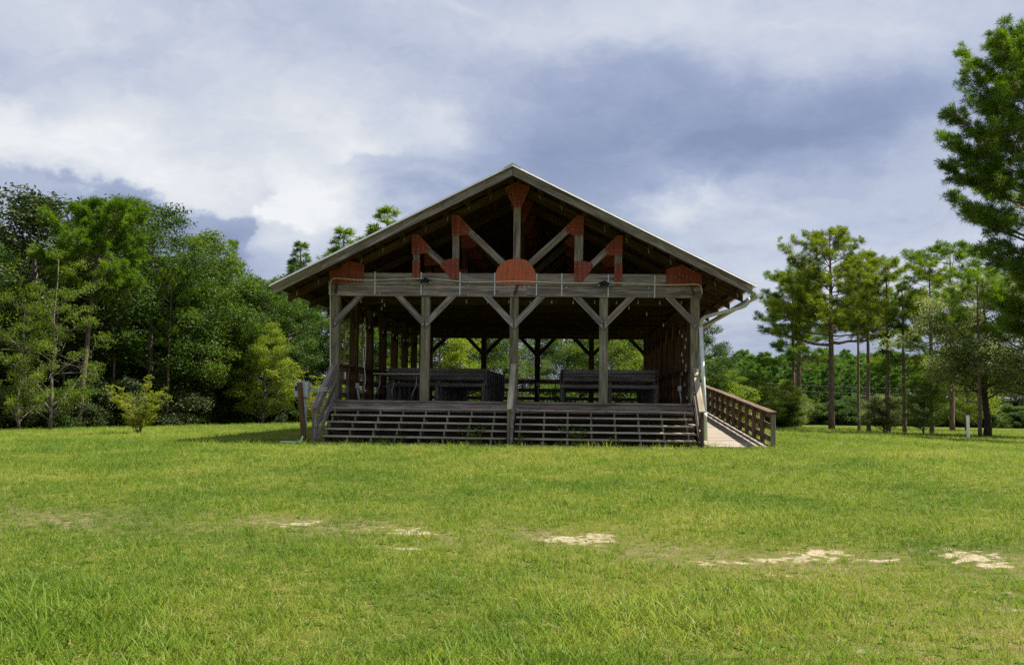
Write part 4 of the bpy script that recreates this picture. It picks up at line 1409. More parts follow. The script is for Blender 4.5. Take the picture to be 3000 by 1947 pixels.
def broadleaf(seed, H, cb, Rr, trunk_r, limbs, sub, lpc, ll, lw, flat=0.6, shape=0.0, stems=1, lean=0.0, cr=0.20, droop=0.0,
              leafmat='leaf_mid', barkmat='bark_grey', rise=0.35, dead=6, open_=0.0, base_r=0.0):
    rg, R = random.Random(seed), np.random.default_rng(seed)
    geos, cl = [], []
    for s_ in range(stems):
        a0 = s_ * 6.283 / max(stems, 1) + rg.random()
        sp = 0.0 if stems == 1 else Rr * 0.42
        topp = Vector((math.cos(a0) * sp + lean, math.sin(a0) * sp, H * 0.90 * (1 if s_ == 0 else rg.uniform(0.78, 0.98))))
        b0 = Vector((math.cos(a0) * base_r, math.sin(a0) * base_r, -0.25))
        tp = wander(b0, topp, 9, 0.16, rg)
        rad = [trunk_r * (1.25 if i == 0 else 1.0) * (1 - 0.88 * i / 9) + 0.012 for i in range(10)]
        geos.append(tube_geo(tp, rad, 8))
        nl_ = limbs // stems
        for i in range(nl_):
            t = (i + rg.random() * 0.8) / nl_
            h = cb + (H - cb) * t * 0.93
            pr = math.sin(math.pi * min(1.0, (t * 0.80 + 0.16 + shape * (1 - t) * 0.2))) ** 0.75
            if shape < 0:
                pr = (1 - t) ** 0.8 * 0.95 + 0.12
            rl = Rr * pr * rg.uniform(0.62, 1.08)
            if rg.random() < open_:
                continue
            hs = max(0.06, (h - rl * rise) / H)
            ft = min(hs / 0.90, 0.97) * 9
            i0 = int(ft)
            st = tp[i0].lerp(tp[min(i0 + 1, 9)], ft - i0)
            az = i * 2.399 + rg.uniform(-0.5, 0.5) + s_ * 1.3
            dr = Vector((math.cos(az), math.sin(az), 0))
            en = Vector((tp[-1].x * t, tp[-1].y * t, h)) + dr * rl
            mdp = st.lerp(en, 0.5) + Vector((0, 0, rl * (0.10 - droop * 0.2)))
            pth = bez(st, mdp, en, 5)
            for k in range(1, 5):
                pth[k] += Vector((rg.uniform(-1, 1), rg.uniform(-1, 1), rg.uniform(-1, 1))) * rl * 0.035
            r0 = max(0.012, trunk_r * 0.42 * (1 - t * 0.75) * min(1, rl / Rr + 0.2))
            geos.append(tube_geo(pth, [r0 * (1 - 0.85 * k / 5) + 0.006 for k in range(6)], 5, False))
            ns = max(2, int(sub * (0.45 + rl / Rr * 0.7)))
            for k in range(ns):
                s2 = 0.30 + 0.72 * (k + rg.random()) / ns
                s2 = min(s2, 1.0)
                ii = min(int(s2 * 5), 4)
                q = pth[ii].lerp(pth[ii + 1], s2 * 5 - ii)
                sd = dr.cross(Vector((0, 0, 1))) * rg.uniform(-1, 1) + dr * rg.uniform(-0.1, 0.7) + Vector((0, 0, rg.uniform(-0.15 - droop, 0.55 - droop)))
                tip = q + sd * rl * rg.uniform(0.18, 0.38)
                geos.append(tube_geo([q, q.lerp(tip, 0.5) + Vector((0, 0, 0.03)), tip], [max(0.006, r0 * 0.35), max(0.005, r0 * 0.22), 0.004], 4, False))
                cl.append((tip, Rr * cr * rg.uniform(0.65, 1.3), rg.random()))
            cl.append((pth[5], Rr * cr * rg.uniform(0.7, 1.2), rg.random()))
        for k in range(3):
            cl.append((tp[-1] + Vector((rg.uniform(-1, 1), rg.uniform(-1, 1), rg.uniform(-0.2, 0.9))) * Rr * 0.16, Rr * cr * rg.uniform(0.6, 1.0), rg.random()))
        for k in range(dead):
            h = rg.uniform(cb * 0.45, H * 0.6) / H / 0.9 * 9
            i0 = min(int(h), 8)
            st = tp[i0].lerp(tp[i0 + 1], h - i0)
            az = rg.random() * 6.283
            ln = Rr * rg.uniform(0.35, 0.8)
            en = st + Vector((math.cos(az) * ln, math.sin(az) * ln, ln * rg.uniform(-0.3, 0.35)))
            pth = wander(st, en, 4, 0.3, rg)
            geos.append(tube_geo(pth, [0.03, 0.022, 0.016, 0.01, 0.004], 4, False))
            for q in range(2):
                en2 = pth[2 + q] + Vector((rg.uniform(-1, 1), rg.uniform(-1, 1), rg.uniform(-0.7, 0.5))) * ln * 0.35
                geos.append(tube_geo([pth[2 + q], en2], [0.011, 0.004], 3, False))
    cc = np.array([[c[0].x, c[0].y, c[0].z] for c in cl])
    rr = np.array([c[1] for c in cl])
    tt = np.array([c[2] for c in cl])
    cnt = np.maximum(8, (lpc * (rr / rr.mean()) ** 2)).astype(int)
    ids = np.repeat(np.arange(len(cl)), cnt)
    n_ = len(ids)
    d = rand_unit(R, n_) * (R.random(n_) ** 0.45)[:, None]
    d[:, 2] *= flat
    cen = cc[ids] + d * rr[ids][:, None]
    cen[:, 2] -= droop * 0.35 * rr[ids] * (d[:, 0] ** 2 + d[:, 1] ** 2)
    tint = 0.55 * R.random(n_) + 0.45 * tt[ids]
    cen[:, 2] = np.maximum(cen[:, 2], 0.03)
    lm = leaves_mesh('crown', cen, ll, lw, R, tint, 0.5, droop * 0.5)
    lm.materials.append(M[leafmat])
    vs, fs = merge(geos)
    tm = pydata('trunk', vs, fs, True)
    tm.materials.append(M[barkmat])
    return {'H': H, 'trunk': tm, 'crown': lm}

def needles_mesh(name, pos_, dirs, R, nn, ln, wd, spread, tint):
    n_ = len(pos_)
    ids = np.repeat(np.arange(n_), nn)
    k = len(ids)
    d = dirs[ids] * (1.0 - spread) + rand_unit(R, k) * spread
    d[:, 2] += 0.06
    d /= np.linalg.norm(d, axis=1, keepdims=True)
    L_ = (ln * (0.7 + 0.6 * R.random(k)))[:, None]
    sd = np.cross(d, rand_unit(R, k))
    sd /= np.linalg.norm(sd, axis=1, keepdims=True) + 1e-9
    o = pos_[ids] - dirs[ids] * (R.random(k) * ln * 0.5)[:, None]
    md = o + d * L_ * 0.55
    v = np.stack([o - sd * wd * 0.35, o + sd * wd * 0.35, md + sd * wd * 0.5, o + d * L_ - np.array([0, 0, 1.0]) * L_ * 0.05, md - sd * wd * 0.5], 1)
    v = v[:, [0, 2, 3, 4], :].reshape(-1, 3)
    f = np.arange(k * 4).reshape(-1, 4)
    me = np_mesh(name, v, f, False)
    tv = 0.5 * tint[ids] + 0.5 * R.random(k)
    add_attr(me, 'tint', np.repeat(tv, 4))
    return me

def pine(seed, H, cb, Rr, trunk_r, limbs, tw, nn=16, ln=0.30, wd=0.018, prof='round', lean=0.0, needmat='needle', dead=5, tuft_gap=0.34, upturn=0.25,
         biglimbs=(), bend=0.03, droop0=0.05, bark_='bark_pine', bare=0.42):
    rg, R = random.Random(seed), np.random.default_rng(seed)
    geos, tp_, td_, tt_ = [], [], [], []
    tr_ = wander((0, 0, -0.3), (lean, lean * 0.3, H * 0.975), 12, bend, rg)
    geos.append(tube_geo(tr_, [trunk_r * (1.18 if i == 0 else 1) * (1 - 0.92 * (i / 12) ** 1.7) + 0.012 for i in range(13)], 9))
    def on(h):
        ft = max(0.0, min(h / (H * 0.975), 0.999)) * 12
        i0 = int(ft)
        return tr_[i0].lerp(tr_[i0 + 1], ft - i0)
    jobs = []
    for i in range(limbs):
        t = (i + rg.random() * 0.7) / limbs
        h = cb + (H - cb) * t * 0.985
        if prof == 'round':
            pr = math.sin(math.pi * (0.20 + 0.78 * t)) ** 0.8
        elif prof == 'dome':
            pr = (1 - t) ** 0.55 * 0.97 + 0.05
        elif prof == 'cone':
            pr = (1 - t) ** 0.85 + 0.06
        elif prof == 'flat':
            pr = math.sin(math.pi * (0.10 + 0.72 * t)) ** 0.7
        else:
            pr = 0.45 + 0.55 * math.sin(math.pi * t)
        jobs.append((t, h, Rr * pr * rg.uniform(0.55, 1.12), i * 2.399 + rg.uniform(-0.6, 0.6), 1.0))
    for (h, ln_, az, th) in biglimbs:
        jobs.append(((h - cb) / (H - cb), h, ln_, az, th))
    for (t, h, rl, az, th) in jobs:
        st = on(h)
        lim = max(0.0, H * 0.985 - h) / max(rl, 0.1)
        dr = Vector((math.cos(az), math.sin(az), 0))
        a0 = (0.55 * t - droop0) + rg.uniform(-0.12, 0.12)
        ut = upturn
        if a0 + ut > lim:
            kk = lim / (a0 + ut)
            a0, ut = a0 * kk, ut * kk
        pth = []
        for k in range(7):
            s = k / 6
            pth.append(st + dr * rl * s + Vector((0, 0, rl * (a0 * s + ut * s * s))) + Vector((rg.uniform(-1, 1), rg.uniform(-1, 1), rg.uniform(-1, 1))) * rl * 0.025 * (k > 0))
        r0 = max(0.014, trunk_r * 0.30 * (1 - 0.7 * max(t, 0)) * th)
        geos.append(tube_geo(pth, [r0 * (1 - 0.82 * k / 6) + 0.005 for k in range(7)], 5, False))
        ntw = max(2, int(tw * rl / Rr * rg.uniform(0.8, 1.2)))
        sdv = dr.cross(Vector((0, 0, 1)))
        for k in range(ntw):
            s = bare + (1 - bare) * (k + rg.random()) / ntw
            s = min(s, 0.999)
            ii = int(s * 6)
            q = pth[ii].lerp(pth[ii + 1], s * 6 - ii)
            td = (sdv * rg.choice((-1, 1)) * rg.uniform(0.3, 1.0) + dr * rg.uniform(0.2, 0.9) + Vector((0, 0, rg.uniform(-0.05, 0.75)))).normalized()
            l2 = rl * rg.uniform(0.16, 0.34) * (1.15 - 0.5 * s) + 0.12
            tip = q + td * l2
            geos.append(tube_geo([q, q.lerp(tip, 0.55) - Vector((0, 0, 0.02)), tip], [max(0.008, r0 * 0.32), 0.008, 0.004], 3, False))
            nt_ = max(1, int(l2 / tuft_gap))
            cl_t = rg.random()
            for j in range(nt_ + 1):
                w = 1.0 - 0.62 * j / (nt_ + 1)
                p = q.lerp(tip, w) + Vector((rg.uniform(-1, 1), rg.uniform(-1, 1), rg.uniform(-0.3, 1))) * (0.0 if j == 0 else ln * 0.45)
                dd = (td + Vector((rg.uniform(-1, 1), rg.uniform(-1, 1), rg.uniform(-0.1, 1.0))) * (0.35 if j == 0 else 0.9)).normalized()
                tp_.append(p); td_.append(dd); tt_.append(cl_t * 0.6 + rg.random() * 0.4)
        tp_.append(pth[6]); td_.append((dr + Vector((0, 0, 0.6))).normalized()); tt_.append(rg.random())
    for k in range(4):
        tp_.append(tr_[-1] + Vector((rg.uniform(-1, 1), rg.uniform(-1, 1), rg.uniform(-1.5, 1.0))) * ln * 0.6); td_.append(Vector((rg.uniform(-.4, .4), rg.uniform(-.4, .4), 1)).normalized()); tt_.append(rg.random())
    for k in range(dead):
        h = rg.uniform(cb * 0.45, cb * 1.1)
        st = on(h)
        az = rg.random() * 6.283
        l2 = Rr * rg.uniform(0.12, 0.40)
        pth = wander(st, st + Vector((math.cos(az) * l2, math.sin(az) * l2, l2 * rg.uniform(-0.25, 0.3))), 4, 0.35, rg)
        geos.append(tube_geo(pth, [0.035, 0.028, 0.02, 0.012, 0.005], 4, False))
    P_ = np.array([tuple(p) for p in tp_]); D_ = np.array([tuple(d) for d in td_]); Tn = np.array(tt_)
    lm = needles_mesh('crown', P_, D_, R, nn, ln, wd, 0.55, Tn)
    lm.materials.append(M[needmat])
    vs, fs = merge(geos)
    tm = pydata('trunk', vs, fs, True)
    tm.materials.append(M[bark_])
    return {'H': H, 'trunk': tm, 'crown': lm}

def plant(proto, name, p, height, rot, label, cat, group=None, wide=1.0, crown='crown', trunk='trunk'):
    o = thing(name, label, cat, p, group)
    s = height / proto['H']
    o.scale = (s * wide, s * wide, s)
    o.rotation_euler = (0, 0, rot)
    for nm, key in ((trunk, 'trunk'), (crown, 'crown')):
        c = bpy.data.objects.new(nm, proto[key])
        COL.objects.link(c)
        c.parent = o
    return o

def by_top(proto, name, u, D, vtop, rot, label, cat, group=None, wide=1.0, **kw):
    p = at(u, D)
    h = max(1.0, (top_z(u, vtop, p) - p.z))
    return plant(proto, name, p, h, rot, label, cat, group, wide, **kw)

def by_base(proto, name, u, vb, vtop, rot, label, cat, group=None, wide=1.0, **kw):
    p = hit(u, vb)
    h = max(1.0, (top_z(u, vtop, p) - p.z))
    return plant(proto, name, p, h, rot, label, cat, group, wide, **kw)

def vase(seed, H, Rr):
    """many stems rising and spreading from one foot, feathery sprays along them"""
    rg, R = random.Random(seed), np.random.default_rng(seed)
    geos, cen, tn = [], [], []
    for i in range(13):
        az = i * 2.399
        rl = Rr * rg.uniform(0.35, 1.0)
        hh = H * rg.uniform(0.62, 1.0) * (1.05 - 0.25 * rl / Rr)
        en = Vector((math.cos(az) * rl, math.sin(az) * rl, hh))
        pth = bez((math.cos(az) * 0.08, math.sin(az) * 0.08, -0.1), (en.x * 0.30, en.y * 0.30, hh * 0.62), en, 8)
        pth = [p + Vector((rg.gauss(0, 1), rg.gauss(0, 1), 0)) * 0.035 for p in pth]
        geos.append(tube_geo(pth, [0.022 * (1 - k / 8.6) + 0.004 for k in range(9)], 5, False))
        for k in range(26):
            s_ = 0.16 + 0.84 * rg.random()
            ii = min(int(s_ * 8), 7)
            q = pth[ii].lerp(pth[ii + 1], s_ * 8 - ii)
            a2 = az + rg.gauss(0, 1.1)
            ln = 0.75 * rg.uniform(0.4, 1.0) * (1.15 - 0.6 * s_)
            d = Vector((math.cos(a2), math.sin(a2), rg.uniform(0.05, 0.9))).normalized()
            tip = q + d * ln
            geos.append(tube_geo([q, tip], [0.006, 0.003], 3, False))
            t0 = rg.random()
            for j_ in range(20):
                w_ = rg.random()
                c_ = q.lerp(tip, w_) + Vector((rg.gauss(0, 1), rg.gauss(0, 1), rg.gauss(0, 0.45))) * 0.06
                cen.append((c_.x, c_.y, c_.z))
                tn.append(0.5 * t0 + 0.5 * rg.random())
    lm = leaves_mesh('crown', np.array(cen), 0.125, 0.048, R, np.array(tn) + 0.15, 0.6)
    lm.materials.append(M['leaf_yellow'])
    vs, fs = merge(geos)
    tm = pydata('trunk', vs, fs, True)
    tm.materials.append(M['bark_grey'])
    return {'H': H, 'trunk': tm, 'crown': lm}

PR = {}
PR['oakdark'] = broadleaf(1, 14.5, 3.0, 5.2, 0.26, 34, 7, 150, 0.24, 0.11, 0.75, 0.3, leafmat='leaf_dark', cr=0.20, droop=0.15)
PR['oakmid'] = broadleaf(2, 14.0, 3.2, 4.9, 0.24, 36, 8, 150, 0.17, 0.09, 0.62, 0.2, leafmat='leaf_mid', cr=0.185)
PR['oaklight'] = broadleaf(3, 11.0, 1.6, 4.0, 0.17, 32, 7, 150, 0.16, 0.08, 0.60, 0.3, leafmat='leaf_light', cr=0.19, dead=8)
PR['oaktall'] = broadleaf(4, 13.0, 2.4, 3.7, 0.20, 34, 7, 150, 0.17, 0.085, 0.62, 0.1, leafmat='leaf_mid', cr=0.21)
PR['layered'] = broadleaf(5, 10.5, 1.6, 4.2, 0.13, 34, 8, 80, 0.13, 0.060, 0.55, 0.4, leafmat='leaf_light', cr=0.125, rise=0.5, dead=16, open_=0.28)
PR['shrub'] = broadleaf(6, 3.0, 0.25, 1.8, 0.05, 24, 5, 140, 0.13, 0.065, 0.75, 0.6, stems=4, leafmat='leaf_mid', cr=0.27, dead=2, base_r=0.15)
PR['shrublight'] = broadleaf(36, 3.4, 0.3, 1.9, 0.05, 24, 5, 140, 0.14, 0.07, 0.7, 0.5, stems=4, leafmat='leaf_light', cr=0.25, dead=3, base_r=0.15)
PR['shrubdark'] = broadleaf(16, 2.6, 0.15, 1.9, 0.05, 24, 5, 140, 0.14, 0.07, 0.8, 0.6, stems=4, leafmat='leaf_dark', cr=0.27, dead=3, base_r=0.2, barkmat='bark_dark')
PR['yshrub'] = vase(7, 4.0, 2.2)
PR['greybush'] = broadleaf(8, 4.2, 0.9, 2.5, 0.08, 30, 6, 150, 0.15, 0.06, 0.75, 0.5, stems=3, leafmat='leaf_grey', cr=0.23, dead=2, base_r=0.1)
PR['oakdroop'] = broadleaf(9, 11.5, 3.8, 4.8, 0.22, 34, 8, 150, 0.18, 0.07, 0.6, 0.3, leafmat='leaf_grey', barkmat='bark_dark', cr=0.19, droop=0.3, dead=10)
PR['pinemain'] = pine(21, 17.0, 8.0, 5.6, 0.25, 58, 36, 22, 0.36, 0.030, 'dome', needmat='needle_warm', upturn=0.24, bare=0.36, biglimbs=((7.3, 4.6, 3.3, 2.0), (7.5, 4.3, -0.2, 2.0), (9.8, 4.8, 2.7, 1.5), (10.2, 4.0, 0.5, 1.6), (6.0, 2.2, 3.0, 0.9)))
PR['pineb'] = pine(22, 15.5, 8.0, 3.7, 0.19, 30, 26, 22, 0.36, 0.030, 'dome', needmat='needle_warm', upturn=0.2, bare=0.4)
PR['pinec'] = pine(23, 14.5, 7.0, 3.0, 0.16, 26, 22, 22, 0.36, 0.030, 'oval', needmat='needle', upturn=0.25, dead=8, bare=0.4)
PR['pined'] = pine(33, 14.8, 5.4, 3.4, 0.17, 30, 24, 22, 0.36, 0.030, 'cone', needmat='needle', upturn=0.15, dead=6, bare=0.42, droop0=0.2)
PR['pinee'] = pine(34, 15.0, 9.0, 3.3, 0.17, 24, 26, 22, 0.36, 0.030, 'dome', needmat='needle_warm', upturn=0.3, dead=7, bare=0.45, biglimbs=((6.2, 2.6, 3.4, 1.0),))
PR['pineround'] = pine(24, 13.5, 7.5, 3.1, 0.16, 48, 30, 26, 0.32, 0.032, 'round', needmat='needle', upturn=0.3, lean=0.9)
PR['pineyoung'] = pine(25, 14.0, 3.5, 2.3, 0.14, 44, 18, 26, 0.34, 0.032, 'cone', needmat='needle', upturn=0.45)
PR['pinebig'] = pine(26, 19.0, 4.6, 4.9, 0.30, 80, 56, 30, 0.29, 0.021, 'oval', needmat='needle', upturn=0.30, tuft_gap=0.24, droop0=0.02, bare=0.34)
PR['pinefar'] = pine(27, 14.0, 6.8, 2.5, 0.14, 24, 14, 14, 0.55, 0.085, 'round', needmat='needle_far', dead=0, tuft_gap=0.6)
PR['pinefar2'] = pine(28, 13.0, 5.2, 2.2, 0.13, 24, 14, 14, 0.55, 0.085, 'oval', needmat='needle_far', dead=2, tuft_gap=0.6)

rg = random.Random(99)
GW = 'trees of the wood left of the pavilion'
# ---- the wood on the left, front rank
by_top(PR['oakdark'], 'broadleaf_tree', 95, 58, 538, 0.4, 'tall dark broadleaf tree with heavy glossy crown, highest of the wood', 'tree', GW, 1.25)
by_top(PR['oakdark'], 'broadleaf_tree', 285, 66, 560, 2.2, 'dark broadleaf tree peeping over the round topped pine', 'tree', GW, 0.8)
by_top(PR['pineround'], 'pine_tree', 228, 52, 582, 0.0, 'pine with dense rounded top and bare leaning trunk in the wood', 'tree', GW, 1.0)
by_top(PR['layered'], 'broadleaf_tree', 150, 48, 705, 1.0, 'slender tree with layered yellow green sprays at the edge of the wood', 'tree', GW, 0.8)
by_top(PR['layered'], 'broadleaf_tree', 60, 47, 830, 2.7, 'low tree with yellow green sprays reaching over dark undergrowth', 'tree', GW, 0.75)
by_top(PR['oakmid'], 'broadleaf_tree', 430, 58, 562, 0.7, 'large mid green oak with several pointed tops over the lawn', 'tree', GW, 1.0)
by_top(PR['oaktall'], 'broadleaf_tree', 585, 62, 655, 1.9, 'narrow mid green tree beside the large oak in the wood', 'tree', GW, 1.0)
by_top(PR['pineyoung'], 'pine_tree', 668, 66, 700, 0.3, 'young pine with upright tips where the wood dips', 'tree', GW, 1.0)
by_top(PR['oakmid'], 'broadleaf_tree', 735, 66, 795, 2.4, 'mid green tree hanging low near the left roof edge', 'tree', GW, 1.15)
by_top(PR['oaktall'], 'broadleaf_tree', 840, 72, 790, 0.2, 'mid green tree directly behind the left eave', 'tree', GW, 1.0)
by_top(PR['pineyoung'], 'pine_tree', 868, 80, 706, 1.2, 'slim young pine topping the trees left of the roof', 'tree', GW, 1.3)
by_top(PR['pineyoung'], 'pine_tree', 995, 84, 666, 0.9, 'pine with bushy head rising behind the lower roof slope', 'tree', GW, 1.7)
by_top(PR['pineyoung'], 'pine_tree', 1122, 88, 604, 2.1, 'tallest pine head showing above the left roof slope', 'tree', GW, 1.7)
by_top(PR['oaklight'], 'broadleaf_tree', 770, 63, 930, 1.7, 'small light green tree under the wood edge left of the electric box', 'tree', GW, 0.9)
# second and third rank: nothing but their place tells these apart
lab2 = 'dark tree standing deep inside the wood'
for (u0, u1, du, D0, vt0, vt1) in ((-260, 820, 85, 64, 640, 780), (-300, 860, 105, 74, 690, 820)):
    u = u0
    while u < u1:
        f_ = (u - u0) / (u1 - u0)
        D = D0 + f_ * 12 + rg.uniform(-2, 3)
        vt = vt0 + (vt1 - vt0) * f_ + rg.uniform(-25, 45)
        k = rg.choice(['oakmid', 'oaktall', 'oakdark', 'oaktall', 'oaklight'])
        by_top(PR[k], 'broadleaf_tree', u, D, vt, rg.random() * 6.28, lab2, 'tree', GW, 1.05)
        u += du * rg.uniform(0.8, 1.2)
for (u, D, vt, k) in ((-150, 50, 640, 'oakmid'), (-260, 47, 600, 'oakdark'), (-80, 52, 720, 'oaklight')):
    by_top(PR[k], 'broadleaf_tree', u, D, vt, rg.random() * 6.28, 'broadleaf tree of the wood beyond the edge of the lawn', 'tree', GW, 1.0)
# slim trunks standing at the edge
for i, (u, D, vt) in enumerate(((490, 57, 790), (330, 56, 800), (610, 62, 840), (545, 63, 820), (770, 68, 820))):
    by_top(PR['pinec'], 'pine_tree', u, D, vt, i * 1.3, 'thin pine trunk among the leaves at the edge of the wood', 'tree', GW, 0.75)
# undergrowth along the edge
GU = 'undergrowth along the wood edge'
u = -260
while u < 900:
    D = np.interp(u, [-260, 0, 400, 870], [45, 48.5, 57, 69])
    for r_ in range(2):
        dd = D + rg.uniform(-0.3, 1.6) + r_ * 3.0
        p = at(u + rg.uniform(-20, 20), dd)
        k = rg.choice(['shrub', 'shrubdark', 'shrubdark', 'shrubdark'])
        plant(PR[k], 'shrub', p, rg.uniform(1.5, 2.9) + r_ * 1.0, rg.random() * 6.28, 'leafy green shrub in the undergrowth under the wood' if k == 'shrub' else 'dark leafy shrub in the undergrowth under the wood', 'shrub', GU, rg.uniform(1.0, 1.35), 'foliage', 'stems')
    u += 48
by_base(PR['yshrub'], 'shrub', 405, 1270, 1082, 0.6, 'yellow green vase shaped shrub on the lawn before the wood', 'shrub', None, 1.15, crown='foliage', trunk='stems')
p = at(940, 52)
plant(PR['yshrub'], 'shrub', p, top_z(925, 1040, p) - p.z, 2.5, 'bright yellow green shrub behind the electric box', 'shrub', None, 1.35, 'foliage', 'stems')
# ---- behind the pavilion, seen through it
GB = 'trees behind the pavilion'
for i, (u, D, vt, k, lab, w) in enumerate((
        (1040, 74, 880, 'oakmid', None, 1.0), (1160, 70, 900, 'oakmid', None, 1.0), (1290, 66, 905, 'oaklight', 'light green tree seen through the rear left bays', 1.2),
        (1390, 72, 880, 'oakmid', None, 1.1), (1545, 58, 985, 'layered', 'yellow green tree seen through the middle of the pavilion', 0.9), (1660, 68, 900, 'oakmid', None, 1.1),
        (1790, 62, 925, 'oaklight', 'light green tree seen through the rear right bays', 1.2), (1900, 66, 900, 'oaktall', None, 1.2), (1480, 80, 860, 'oakdark', None, 1.1),
        (1230, 82, 870, 'oaktall', None, 1.2), (1760, 84, 860, 'oakmid', None, 1.2), (1960, 78, 900, 'oakmid', None, 1.1))):
    by_top(PR[k], 'broadleaf_tree', u, D, vt, i * 1.1, lab or 'mid green tree behind the pavilion, half hidden by its roof', 'tree', GB, w)
for i, (u, D, vt) in enumerate(((1007, 60, 760), (1058, 62, 760), (1172, 66, 790), (1425, 70, 800))):
    by_top(PR['pinec'], 'pine_tree', u, D, vt, i * 2.0, 'pine whose bare trunk shows between the posts of the pavilion', 'tree', GB, 0.9)
for i, u in enumerate(range(1000, 2060, 62)):
    p = at(u + rg.uniform(-15, 15), 56 + rg.uniform(0, 5))
    k = rg.choice(['shrub', 'shrubdark', 'shrub'])
    plant(PR[k], 'shrub', p, rg.uniform(1.8, 3.2), rg.random() * 6.28, 'leafy shrub behind the rear railing of the pavilion', 'shrub', 'shrubs behind the pavilion', 1.3, 'foliage', 'stems')
by_top(PR['oaktall'], 'broadleaf_tree', 2060, 62, 925, 2.9, 'tree with pointed top just right of the downpipe', 'tree', GB, 0.95)
# ---- right of the ramp
GR = 'shrubs and small trees beyond the ramp'
for i, (u, D, vt, k, lab, w) in enumerate((
        (2130, 72, 1075, 'oaklight', 'low light green tree behind the ramp railing', 1.2), (2215, 78, 1085, 'oaklight', 'rounded light green tree behind the end of the ramp', 1.25),
        (2080, 66, 1090, 'shrublight', 'light bush beside the downpipe beyond the ramp', 1.3), (2300, 84, 1105, 'oaklight', 'small green tree at the foot of the twin trunked pine', 1.2))):
    by_top(PR[k], 'broadleaf_tree' if k != 'shrublight' else 'shrub', u, D, vt, i * 1.9, lab, 'tree' if k != 'shrublight' else 'shrub', GR, w)
for i, u in enumerate(range(2090, 2330, 40)):
    p = at(u, 80 + rg.uniform(-3, 5))
    plant(PR['shrublight'], 'shrub', p, rg.uniform(1.5, 2.6), rg.random() * 6.28, 'leafy shrub in the thicket beyond the ramp', 'shrub', GR, 1.2, 'foliage', 'stems')
by_base(PR['greybush'], 'shrub', 2312, 1252, 1145, 0.4, 'pale leaved shrub at the foot of the left pines', 'shrub', GR, 1.0, crown='foliage', trunk='stems')
by_base(PR['greybush'], 'shrub', 2592, 1266, 1158, 1.4, 'round pale grey green shrub behind the tall bare trunks', 'shrub', GR, 1.15, crown='foliage', trunk='stems')
by_base(PR['oaklight'], 'broadleaf_tree', 2705, 1273, 1085, 1.4, 'leafy mid green small tree among the right hand trunks', 'tree', GR, 0.95)
# ---- the stand of tall pines on the right
GP = 'tall pines standing on the right lawn'
by_base(PR['pined'], 'pine_tree', 2341, 1253, 770, 1.1, 'pine with hanging crown left of the spreading pine', 'tree', GP, 1.3)
p = at(2324, 92)
plant(PR['pinec'], 'pine_tree', p, top_z(2324, 800, p) - p.z, 3.0, 'thinner pine close behind the pine with hanging crown', 'tree', GP, 1.1)
by_base(PR['pinemain'], 'pine_tree', 2437, 1258, 672, 0.0, 'tall spreading pine with forked side limbs, highest of the stand', 'tree', GP, 1.0)
by_base(PR['pinee'], 'pine_tree', 2517, 1262, 775, 2.0, 'straight bare trunked pine right of the spreading pine', 'tree', GP, 0.75)
by_base(PR['pineb'], 'pine_tree', 2546, 1264, 738, 4.0, 'bare trunked pine with broad green head in the stand', 'tree', GP, 0.9)
by_base(PR['pinee'], 'pine_tree', 2603, 1267, 760, 2.6, 'pine with one low side branch beside the pale shrub', 'tree', GP, 1.1)
by_base(PR['pined'], 'pine_tree', 2650, 1270, 822, 5.0, 'shorter pine with drooping crown in the stand', 'tree', GP, 1.1)
by_base(PR['pineb'], 'pine_tree', 2730, 1272, 760, 5.5, 'thick pine behind the leafy small tree', 'tree', GP, 1.0)
p = at(2790, 80)
plant(PR['pinec'], 'pine_tree', p, top_z(2790, 720, p) - p.z, 1.7, 'pine with open yellow tinged head beside the drooping oak', 'tree', GP, 1.2)
by_base(PR['pinec'], 'pine_tree', 2872, 1283, 790, 2.9, 'reddish bare trunk beside the white marker post', 'tree', GP, 1.0)
by_top(PR['oakdroop'], 'broadleaf_tree', 2890, 60, 800, 0.6, 'grey green oak with drooping branches on the right', 'tree', GP, 1.15)
by_top(PR['oakdroop'], 'broadleaf_tree', 3020, 56, 770, 2.6, 'grey green oak with dark paired trunks under the big pine', 'tree', GP, 1.0)
by_top(PR['oaklight'], 'broadleaf_tree', 2830, 84, 960, 1.1, 'yellowish green tree low among the right hand oaks', 'tree', GP, 0.9)
p = at(3085, 41)
plant(PR['pinebig'], 'pine_tree', p, 17.3, 0.0, 'big near pine with dense dark green needles, reaching highest on the right', 'tree', None, 1.0)
# ---- far plantation
GF = 'dense pine plantation beyond the power lines'
labf = 'slender pine in the dense far plantation'
for (D, du, vt) in ((150, 36, 1058), (172, 32, 1044), (200, 26, 1036)):
    u = 2040
    while u < 3120:
        k = rg.choice(['pinefar', 'pinefar', 'pinefar2'])
        by_top(PR[k], 'pine_tree', u, D + rg.uniform(-8, 8), vt + rg.uniform(-14, 26) + max(0, (u - 2500) * 0.02), rg.random() * 6.28, labf, 'tree', GF, rg.uniform(0.95, 1.25))
        u += du * rg.uniform(0.7, 1.3)
u = 2040
while u < 3120:
    for D_ in (142, 172):
        p = at(u + rg.uniform(-12, 12), D_ + rg.uniform(-6, 6))
        plant(PR['shrub'], 'shrub', p, rg.uniform(2.2, 4.0) + (2.0 if D_ > 150 else 0), rg.random() * 6.28, 'bush at the foot of the far plantation', 'shrub', 'bushes before the far plantation', 1.4, 'foliage', 'stems')
    u += 34

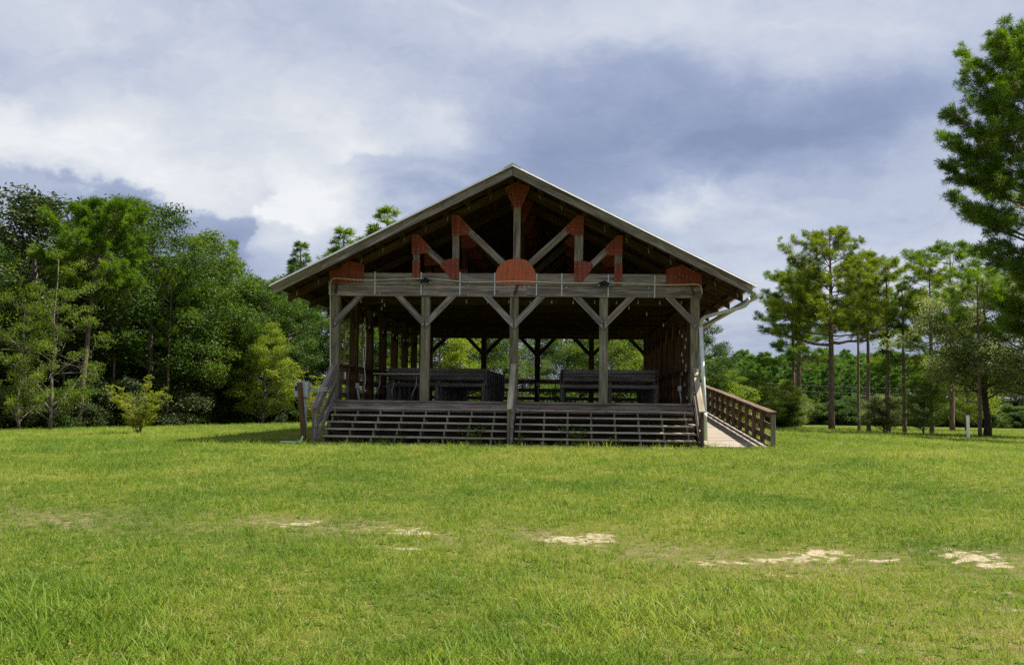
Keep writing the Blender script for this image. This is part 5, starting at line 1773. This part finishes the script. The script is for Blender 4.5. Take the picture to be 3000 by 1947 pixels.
# ------------------------------------------------------------------ white marker post, power lines
mpz = hit(2838, 1285)
o = timber('marker_post', mpz - Vector((0, 0, 0.2)), fp(2834.5, 1216, mpz.y), 0.14, 0.10, M['pvc'], None)
tag(o, 'white leaning marker post on the right lawn', 'post')
for (va, vb, lab) in ((1118, 1132, 'upper thin power line crossing the far trees'), (1136, 1149, 'lower thin power line crossing the far trees')):
    ya = 95.0
    a_, b2 = fp(1990, va - 12, ya), fp(3150, vb + 8, ya)
    pts = [a_.lerp(b2, t) - Vector((0, 0, 0.5 * 4 * t * (1 - t))) for t in [i / 20 for i in range(21)]]
    vs, fs = tube_geo(pts, 0.011, 5)
    o = mesh_obj('power_line', pydata('power_line', vs, fs), M['wire'])
    tag(o, lab, 'power line', 'power lines beyond the lawn')

# ------------------------------------------------------------------ weeds in the steps
wr = random.Random(5)
WEED = [(1035, 1293, 0.20, 'low clump of weeds under the left steps'), (1110, 1290, 0.24, 'leafy weeds between the lower left steps'), (1172, 1291, 0.26, 'spreading weeds beneath the left flight'),
        (1270, 1293, 0.20, 'sparse weeds near the middle of the left flight'), (1400, 1262, 0.40, 'bushy weed growing through the steps left of the middle rail'), (1520, 1298, 0.28, 'weed clump at the foot of the middle rail'),
        (1640, 1296, 0.24, 'weeds under the right flight near a stringer'), (1687, 1268, 0.42, 'upright narrow leaved weed between the right steps'), (1640, 1275, 0.22, 'yellow green weed lying on the right steps'),
        (1800, 1300, 0.30, 'grassy weed clump at the foot of the right flight'), (1730, 1298, 0.2, 'small weeds beneath the right flight'), (1960, 1305, 0.24, 'weeds by the right stair rail')]
for i, (u, v, h, lab) in enumerate(WEED):
    q = fp(u, v, TY[5] + (0.28 if h < 0.35 else 0.33))
    base = Vector((q.x, TY[5] + 0.33, 0.0))
    w_ = thing('weed', lab, 'weed', base, 'weeds in the front steps')
    R = np.random.default_rng(100 + i)
    hh = h * 0.75 if h < 0.35 else h * 1.15
    st, cen = [], []
    for k in range(7):
        az = wr.random() * 6.28
        rr_ = hh * wr.uniform(0.2, 0.85)
        tip = Vector((math.cos(az) * rr_, -abs(math.sin(az)) * rr_ * 0.5, hh * wr.uniform(0.5, 1.0)))
        pth = bez((0, 0, 0), (tip.x * 0.3, tip.y * 0.3, tip.z * 0.8), tip, 4)
        st.append(tube_geo(pth, [0.005, 0.004, 0.004, 0.003, 0.002], 4, False))
        for q_ in pth[1:]:
            for j in range(9):
                cen.append(q_ + Vector((wr.gauss(0, 1), wr.gauss(0, 1) * 0.7, wr.gauss(0, 1))) * hh * 0.10)
    lm = leaves_mesh('foliage', np.array([tuple(c) for c in cen]), 0.060, 0.028, R, R.random(len(cen)))
    vs, fs = merge(st)
    mesh_obj('stem', pydata('stem', vs, fs), M['weed'], None, None)
    s_o = COL.objects[-1]
    for o_, me_ in ((s_o, None),):
        o_.parent = w_
    f_o = bpy.data.objects.new('foliage', lm)
    lm.materials.append(M['weed'])
    COL.objects.link(f_o)
    f_o.parent = w_
